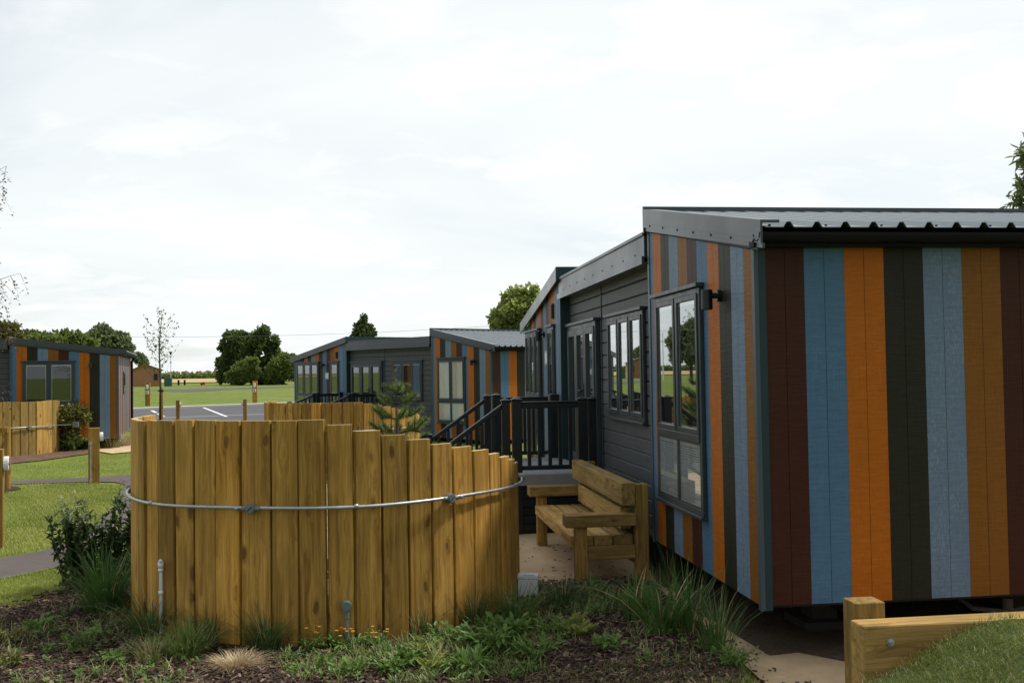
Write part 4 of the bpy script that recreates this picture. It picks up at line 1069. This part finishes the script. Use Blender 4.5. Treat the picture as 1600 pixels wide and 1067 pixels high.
tuft(1122, 1035, 130, .46, .2, 'rightmost sparse reed clump at the apron edge', ('reed', 'straw'), .06, .008, seed=16, lean=(.15, .8), stalks=3, group='tall reed clumps beside the apron')
o = tuft(1045, 925, 70, .85, .26, 'wispy flowering grass stems rising in front of the bench end and lodge skirt', ('tuft', 'straw'), .2, .003, seed=17, lean=(.1, .6))
tuft(690, 1040, 160, .16, .3, 'sprawling half-dry tuft at the bottom among the herbs', ('tuftpale', 'straw'), .4, seed=18)
# far tufts by the left lodge
for i, (px, py, h, lb, mt) in enumerate(((175, 700, .55, 'feathery pale grass at the corner of the left lodge', 'tuftpale'), (195, 697, .5, 'straw-toned grass right of the feathery one at the left lodge corner', 'straw'), (60, 708, .35, 'grey-green tuft at the foot of the sunlit yellow screen', 'tuftpale'))):
    tuft(px, py, 160, h, .4, lb, (mt, 'straw'), .3, .014, seed=30 + i, z=.02, group='far grass tufts')

def herb(px, py, n, h, label, leaf='herb', size=.06, flowers=0, seed=0, fern=False, z=None, cat='plant', name='leafy_herb', group='low herbs in the bark bed'):
    q = ground(px, py); rn = random.Random(seed); b = MB(); fl = []; size *= .8 if h < .4 else 1; h *= .85 if h < .4 else 1
    if not fern and h < .4: size *= rn.uniform(.75, 1.25)
    for k in range(n):
        a = rn.uniform(0, 6.283); L = h * rn.uniform(.6, 1.2); d = Vector((math.cos(a) * .8, math.sin(a) * .8, 1)).normalized(); p0 = Vector((rn.gauss(0, .03), rn.gauss(0, .03), 0)); pts = [p0, p0 + d * L * .5, p0 + d * L * .85 + Vector((math.cos(a), math.sin(a), -.2)) * L * .25]
        b.tube(pts, [.003, .0025, .0015], 4, 0)
        if fern:
            for t in range(9):
                p = pts[0].lerp(pts[2], .25 + .75 * t / 9)
                for sgn in (-1, 1):
                    s = Vector((-math.sin(a), math.cos(a), .1)) * sgn; leafquad(b, p, (s + d * .4).normalized(), Vector((0, 0, 1)), size * (1.1 - t / 11), size * .3)
        else:
            for t in range(5):
                p = pts[1].lerp(pts[2], rn.random()) if t else pts[2]; dd = (rv(rn) * .9 + Vector((math.cos(a), math.sin(a), .2))).normalized(); leafquad(b, p, dd, Vector((0, 0, 1)) + rv(rn) * .3, size * rn.uniform(.6, 1.35), size * rn.uniform(.3, .6) * (.5 if seed % 3 == 1 else 1))
    for k in range(flowers):
        a = rn.uniform(0, 6.283); r = rn.uniform(.02, .09); c = Vector((r * math.cos(a), r * math.sin(a), h * rn.uniform(.7, 1.1))); b.tube([(c.x * .4, c.y * .4, 0), c], .002, 4, 0)
        for t in range(6):
            a2 = t * 1.047; leafquad(b, c, Vector((math.cos(a2), math.sin(a2), .6)).normalized(), Vector((0, 0, 1)), .019, .012, 1)
    o = b.build(name, [leaf, 'flower'], loc=(q.x, q.y, bedz(q.x, q.y) if z is None else z)); tag(o, label, cat, group); return o
herb(487, 1024, 26, .17, 'leafy herb with orange flowers, left of the grey outlet pipe', size=.05, flowers=7, seed=1)
herb(541, 1023, 22, .16, 'leafy herb with orange flowers, directly under the grey outlet pipe', size=.05, flowers=9, seed=2)
herb(588, 1022, 20, .13, 'low yellow-flowered herb right of the grey outlet pipe', size=.045, flowers=6, seed=3)
herb(500, 1050, 24, .15, 'bright green herb at the bottom below the orange flowers', size=.06, seed=4)
herb(550, 1062, 22, .13, 'small herb at the very bottom, left of the pale leafy patch', size=.06, seed=5)
herb(640, 1045, 38, .14, 'pale leafy patch at the bottom centre of the bed', size=.06, seed=6)
herb(665, 1028, 30, .16, 'yellow-green fern just above the pale leafy patch', 'fern', .05, 0, 7, True)
herb(705, 1018, 34, .2, 'upright leafy herb at the foot of the lowest screen boards', size=.07, seed=8)
herb(765, 1030, 44, .24, 'dense dark green herb in the middle of the bed below the service box', size=.085, seed=9)
herb(835, 1045, 40, .2, 'broad-leaved herb right of the dense dark one', size=.08, seed=10)
herb(905, 1012, 26, .15, 'bright yellow-green fern low in the bark before the reeds', 'fern', .055, 0, 11, True)
herb(885, 1000, 18, .2, 'taller yellow-green fern beside the low bright one', 'fern', .05, 0, 12, True)
herb(860, 1005, 26, .16, 'dark rounded herb left of the ferns', size=.07, seed=13)
herb(925, 950, 22, .18, 'small leafy herb beside the near bench leg', size=.06, seed=14)
herb(60, 988, 30, .13, 'low green herb on the bark at the left, nearest the lawn', size=.05, seed=15)
herb(120, 1018, 30, .12, 'spreading green herb on the bark at the lower left', size=.055, seed=16)
herb(150, 1005, 20, .13, 'small herb just right of the spreading one at lower left', size=.055, seed=17)
herb(15, 1012, 26, .14, 'herb at the left edge of the bark bed', 'yellowshrub', .055, 0, 18)
herb(1150, 1058, 46, .16, 'leafy weed at the bottom right tip of the bed by the apron', size=.05, seed=19)
herb(175, 1045, 26, .09, 'tiny green weed at the bottom left of the bed', size=.045, seed=20)
herb(820, 1062, 20, .1, 'small bright weed at the bottom edge, right of the centre', size=.05, seed=21)
herb(770, 1000, 22, .18, 'slim herb between the feathery tuft and the dense dark herb', size=.06, seed=22)
herb(20, 1050, 22, .1, 'low weed in the bottom left corner', 'yellowshrub', .05, 0, 23)
herb(610, 1060, 30, .13, 'bright rosette of leaves at the bottom, right below the yellow-flowered herb', size=.07, seed=51)
herb(735, 1056, 40, .16, 'broad leafy weed at the bottom, left of the broad-leaved herb', size=.085, seed=52)
herb(680, 1052, 26, .15, 'yellowish fern frond cluster near the bottom edge below the lowest boards', 'fern', .05, 0, 53, True)
herb(800, 1012, 34, .22, 'tall narrow-leaved green herb right behind the dense dark one', size=.075, seed=54)
herb(455, 1040, 20, .12, 'small green seedling between the straw tuft and the orange flowers', size=.05, seed=55)
herb(955, 1040, 24, .12, 'small weed on bare bark before the largest reed clump', size=.05, seed=56)
herb(868, 968, 24, .15, 'leafy green herb close behind the low spreading dark tuft', size=.06, seed=57)
herb(965, 965, 30, .2, 'bushy little herb between the bench leg and the reed clumps', size=.06, seed=58)
for i, (px, py, lb) in enumerate(((95, 703, 'upright green perennial right of the sunlit yellow screen'), (115, 704, 'leafy perennial below the left lodge window'), (132, 701, 'green perennial nearest the path bollard in the far bed'))):
    herb(px, py, 40, .5, lb, 'herb', .11, 0, 40 + i, z=.01, group='perennials in the far bed')
# low weeds and turf fringe at the bottom of the bed
b = MB(); rn = random.Random(19)
fr = [(.7, 5.3), (2.2, 5.6), (2.3, 6.25), (2.05, 6.35), (1.55, 6.42), (.9, 6.3)]; n = 0
while n < 5200:
    x, y = rn.uniform(.6, 2.35), rn.uniform(5.5, 6.5)
    if not inside(x, y, fr): continue
    blade(b, (x, y, bedz(x, y) - .01), rn.uniform(.02, .06), .003, rn.uniform(.3, 1.3), rn.uniform(0, 6.3), 0 if rn.random() < .7 else 1, 2); n += 1
tag(stuff(b.build('turf_fringe', ['moundblade', 'straw'])), 'thin mown turf fringe along the front edge of the bark bed', 'grass')
# low ground cover between the herbs
b = MB(); rn = random.Random(77); n = 0
gc = [g(400, 1035), g(470, 1022), g(650, 1006), g(720, 985), g(820, 965), g(905, 945), g(985, 950), g(985, 985), g(940, 1010), g(880, 1030), g(880, 1067), g(700, 1085), g(470, 1085)]
gl = [g(-60, 985), g(60, 965), g(150, 945), g(205, 960), g(240, 1010), g(320, 1040), g(300, 1090), g(-60, 1090)]; gr = [g(960, 1000), g(1010, 960), g(1120, 1010), g(1150, 1060), g(1000, 1075), g(930, 1040)]
while n < 1350:
    x, y = rn.uniform(-4, 2.35), rn.uniform(6.0, 9.4)
    if math.hypot(x - 1.2, y - 8.25) < .32: continue
    q = 0 if inside(x, y, gc) else 1 if (inside(x, y, gl) or inside(x, y, gr)) else 2
    if q == 2 or (q == 1 and rn.random() > .42) or rn.random() > .45 + 1.3 * noise.noise(Vector((x * 2.2, y * 2.2, 4))): continue
    p = Vector((x, y, bedz(x, y))); k = rn.random(); n += 1
    if k < .45:
        for _ in range(rn.randrange(5, 11)):
            a = rn.uniform(0, 6.28); leafquad(b, p + Vector((0, 0, rn.uniform(0, .05))), Vector((math.cos(a), math.sin(a), rn.uniform(.1, .9))).normalized(), Vector((0, 0, 1)), rn.uniform(.02, .05), rn.uniform(.009, .022), 0)
    elif k < .9:
        for _ in range(rn.randrange(5, 12)): blade(b, p + Vector((rn.gauss(0, .015), rn.gauss(0, .015), -.01)), rn.uniform(.05, .17), rn.uniform(.003, .006), rn.uniform(.2, 1.2), rn.uniform(0, 6.28), 1 if rn.random() < .85 else 2, 3)
    else:
        for _ in range(4):
            a = rn.uniform(0, 6.28); leafquad(b, p + Vector((0, 0, .006)), Vector((math.cos(a), math.sin(a), .12)).normalized(), Vector((0, 0, 1)), rn.uniform(.025, .05), rn.uniform(.012, .02), 2)
tag(stuff(b.build('ground_cover', ['herb', 'tuftpale', 'straw'])), 'low mixed weeds and seedling grass creeping between the herbs in the bed', 'ground cover')
# shrub in the far bed
q = ground(108, 704); rn = random.Random(73); ys_ = thing('leafy_shrub', (q.x, q.y, 0), 0, 'yellow-green shrub between the sunlit yellow screen and the left lodge window', 'shrub')
b = MB()
for k in range(7): twig(b, (rn.uniform(-.2, .2), rn.uniform(-.1, .1), 0), (rn.uniform(-.3, .3), rn.uniform(-.2, .2), 1), 1.1, .014, rn, .3, 6, .1)
b.build('stems', 'bark', ys_); crown([((0, 0, 1.02), (.42, .3, .34)), ((.2, 0, .85), (.38, .3, .3)), ((-.12, 0, .8), (.3, .3, .3)), ((.1, 0, .35), (.25, .2, .2))], 1500, .075, 74, -.15, 3, 1.3).build('foliage', 'yellowshrub', ys_)

# ------------------------------------------------------------------ far things
q = depth(229, 600, 150); bg = thing('timber_bungalow', (q.x, q.y, .3), R(12), 'small brown timber bungalow with a grey roof across the car park', 'bungalow'); bw = 4.2
b = MB(); b.prism([(-bw / 2, 0), (bw / 2, 0), (bw / 2, 2.5), (-.2, 3.3), (-bw / 2, 2.5)], 1, 0, 9)
for i in range(16): b.box(-bw / 2 - .01, -.012, .1 + i * .15, bw / 2 + .01, -.002, .12 + i * .15)
b.build('wall', 'bungalow', bg)
b = MB(); b.prism([(-bw / 2 - .3, 2.43), (-.2, 3.36), (bw / 2 + .3, 2.43), (bw / 2 + .3, 2.55), (-.2, 3.5), (-bw / 2 - .3, 2.55)], 1, -.25, 9.2); b.build('roof', 'slate', bg)
b = MB(); b.prism([(-bw / 2 - .32, 2.36), (-.2, 3.30), (bw / 2 + .32, 2.36), (bw / 2 + .32, 2.56), (-.2, 3.5), (-bw / 2 - .32, 2.56)], 1, -.30, -.252); b.build('bargeboard', 'post', bg)
b = MB(); b.box(bw * .24, -.06, 1.0, bw * .38, -.003, 2.0, 0); b.box(bw * .26, -.07, 1.06, bw * .36, -.061, 1.94, 1); b.build('window', ['frame', 'room'], bg)
b = MB(); b.box(-bw / 2 - .9, 1.0, .0, -bw / 2 - .05, 2.4, 1.15); b.build('bay_skirt', 'sash', bg)
def lamp(px, Z, h, label, py=600):
    q = depth(px, py, Z); r = thing('lamp_post', (q.x, q.y, terrain(q.x, q.y)), 0, label, 'lamp post', 'lamp posts near the bungalow')
    b = MB(); b.tube([(0, 0, 0), (0, 0, .8), (0, 0, h - .5)], [.09, .06, .045], 8); b.build('post', 'sash', r)
    b = MB(); b.tube([(0, 0, h - .5), (0, 0, h - .15), (0, 0, h - .1)], [.07, .2, .34], 10); b.tube([(0, 0, h - .1), (0, 0, h)], [.34, .1], 10); b.build('lantern', 'void', r)
lamp(267, 150, 5.2, 'lamp post with a dark lantern beside the green cabinet'); lamp(224.5, 190, 5.3, 'distant lamp post rising behind the bungalow roof')
q = depth(266, 600, 149); r = thing('utility_cabinet', (q.x - .3, q.y, terrain(q.x, q.y) - .02), R(5), 'dark green utility cabinet right of the brown bungalow', 'cabinet')
b = MB(); b.box(-.55, -.3, 0, .55, .3, 1.15); b.box(-.6, -.35, 1.152, .6, .35, 1.25); b.build('cabinet_body', 'greencab', r, bevel=.02)
b = MB(); b.box(-.5, -.33, .1, -.01, -.302, 1.1); b.box(.01, -.33, .1, .5, -.302, 1.1); b.build('door', 'greencab', r)
for px, nm in ((279, 'left one of two short marker posts at the dry field edge'), (288.5, 'right one of two short marker posts at the dry field edge')):
    q = depth(px, 595, 160); b = MB(); b.box(-.14, -.1, 0, .14, .1, .75); b.box(-.16, -.12, .751, .16, .12, .85); o = b.build('marker_post', 'void', loc=(q.x, q.y, .38)); tag(o, nm, 'post', 'marker posts')
q = depth(317, 594, 158); r = thing('red_barrow', (q.x, q.y, .39), 0, 'small bright red object on the grass at the dry field edge', 'barrow')
b = MB(); b.prism([(-.9, .1), (.8, .1), (1.0, .75), (.3, .95), (-.3, .8), (-1.05, .7)], 1, -.5, .5); b.build('tub', 'redpaint', r, bevel=.08); b = MB(); b.disc((-.5, -.52, .12), (0, 1, 0), .2, 1.04, 12); b.build('wheel', 'void', r); r.scale = (.4, .4, .55)
rn = random.Random(9)
for i, px in enumerate((268, 277, 286, 291, 309, 313, 324, 328, 336, 338)):
    Z = 418; q = depth(px, 580, Z); w = rn.uniform(.5, .95)
    b = MB(); b.prism([(-w, 0), (w, 0), (w, 1.0), (0, 1.0 + w * .6), (-w, 1.0)], 1, -1, 1, 1); b.prism([(-w - .15, .85), (0, 1.0 + w * .62), (w + .15, .85), (w + .15, 1.1), (0, 1.25 + w * .6), (-w - .15, 1.1)], 1, -1.1, 1.1, 0)
    o = b.build('field_shelter', ['redpaint', 'sash'], loc=(q.x, q.y, 2.6 - (i % 3) * .15)); o.location.z = 2.1; tag(o, 'tiny red-topped shelter on the skyline beyond the dry field', 'shelter', 'red-topped shelters on the skyline')
    o.scale = (1, 1, 1.0)
# overhead line and its pole
pA, pB = depth(-300, 506, 140), depth(980, 492, 140); b = MB(); pts = []
for i in range(41):
    t = i / 40; p = pA.lerp(pB, t); p.z -= 5.4 * 4 * t * (1 - t) * .45; pts.append(p)
b.tube(pts, .018, 5); o = b.build('overhead_cable', 'boxgrey'); tag(o, 'thin overhead cable sagging across the sky above the car park', 'cable')
q = depth(199, 580, 120); b = MB(); b.tube([(0, 0, 0), (0, 0, 6.2)], [.09, .05], 8); b.box(-.3, -.03, 5.0, .3, .03, 5.1); o = b.build('white_pole', 'sash', loc=(q.x, q.y, .3)); tag(o, 'plain white pole standing behind the roof corner of the left lodge', 'pole')

# ------------------------------------------------------------------ light
w = bpy.data.worlds.new('World'); scene.world = w; w.use_nodes = True
nt = w.node_tree; N = nt.nodes; Lk = nt.links
bgk = N['Background']; bgk.inputs['Strength'].default_value = .1
SUN_EL, SUN_AZ = R(57), R(12.7)                       # azimuth from +X towards +Y
sky = N.new('ShaderNodeTexSky'); sky.sky_type = 'NISHITA'; sky.sun_disc = False; sky.sun_elevation = SUN_EL; sky.sun_rotation = math.pi / 2 - SUN_AZ
tc = N.new('ShaderNodeTexCoord'); sep = N.new('ShaderNodeSeparateXYZ'); Lk.new(tc.outputs['Generated'], sep.inputs[0])
def wm(op, a, b=0.0, c=None):
    n = N.new('ShaderNodeMath'); n.operation = op
    for i, v in enumerate((a, b) if c is None else (a, b, c)):
        if hasattr(v, 'links'): Lk.new(v, n.inputs[i])
        else: n.inputs[i].default_value = v
    return n.outputs[0]
zz = wm('ADD', wm('MAXIMUM', sep.outputs[2], 0.0), .13)
cb = N.new('ShaderNodeCombineXYZ'); Lk.new(wm('DIVIDE', sep.outputs[0], zz), cb.inputs[0]); Lk.new(wm('DIVIDE', sep.outputs[1], zz), cb.inputs[1])
def wn(scale, detail, rough, dist, off):
    mp = N.new('ShaderNodeMapping'); mp.inputs['Location'].default_value = off; Lk.new(cb.outputs[0], mp.inputs['Vector'])
    n = N.new('ShaderNodeTexNoise'); n.inputs['Scale'].default_value = scale; n.inputs['Detail'].default_value = detail; n.inputs['Roughness'].default_value = rough; n.inputs['Distortion'].default_value = dist
    Lk.new(mp.outputs[0], n.inputs['Vector']); return n.outputs['Fac']
def wr(f, stops):
    r = N.new('ShaderNodeValToRGB')
    while len(r.color_ramp.elements) < len(stops): r.color_ramp.elements.new(.5)
    for e, (p, c) in zip(r.color_ramp.elements, stops): e.position = p; e.color = (c, c, c, 1)
    Lk.new(f, r.inputs[0]); return r.outputs[0]
veil = wr(wn(.55, 6, .55, .6, (3.1, .4, 0)), [(.34, .70), (.46, .9), (.60, 1.0)])
puff = wr(wn(2.3, 7, .55, .3, (1.0, 5.0, 2.0)), [(.52, 0.0), (.60, .55), (.70, 1.0)])
# brighter towards the sun side and ahead, dimmed behind to darken the lodge end wall
dt = wm('ADD', wm('MULTIPLY', sep.outputs[1], .62), wm('MULTIPLY', sep.outputs[0], .10))
bright = wm('ADD', .70, wm('MULTIPLY', dt, .42))
bright = wm('MAXIMUM', wm('MINIMUM', bright, .85), .48)
def vmix(f, a, b):
    n = N.new('ShaderNodeMix'); n.data_type = 'RGBA'
    for s, v in ((n.inputs[0], f), (n.inputs[6], a), (n.inputs[7], b)):
        if hasattr(v, 'links'): Lk.new(v, s)
        else: s.default_value = (*v, 1) if isinstance(v, tuple) else v
    return n.outputs[2]
cloud = vmix(puff, (9.0, 9.38, 9.38), (10.2, 10.25, 10.1))
vm = N.new('ShaderNodeVectorMath'); vm.operation = 'SCALE'; Lk.new(cloud, vm.inputs[0]); Lk.new(bright, vm.inputs['Scale'])
Lk.new(vmix(veil, sky.outputs[0], vm.outputs[0]), bgk.inputs['Color'])

sd = bpy.data.lights.new('sun', 'SUN'); sd.energy = 3.3; sd.angle = R(4.0); sd.color = (1, .95, .87)
so = bpy.data.objects.new('sun', sd); col.objects.link(so)
sv = Vector((math.cos(SUN_AZ) * math.cos(SUN_EL), math.sin(SUN_AZ) * math.cos(SUN_EL), math.sin(SUN_EL)))
so.rotation_euler = sv.to_track_quat('Z', 'Y').to_euler(); so.location = (0, 0, 60)

scene.view_settings.view_transform = 'Standard'; scene.view_settings.look = 'None'
scene.view_settings.exposure = 0.34; scene.view_settings.gamma = 1.0
scene.cycles.max_bounces = 8; scene.cycles.transparent_max_bounces = 12
scene.cycles.use_denoising = True
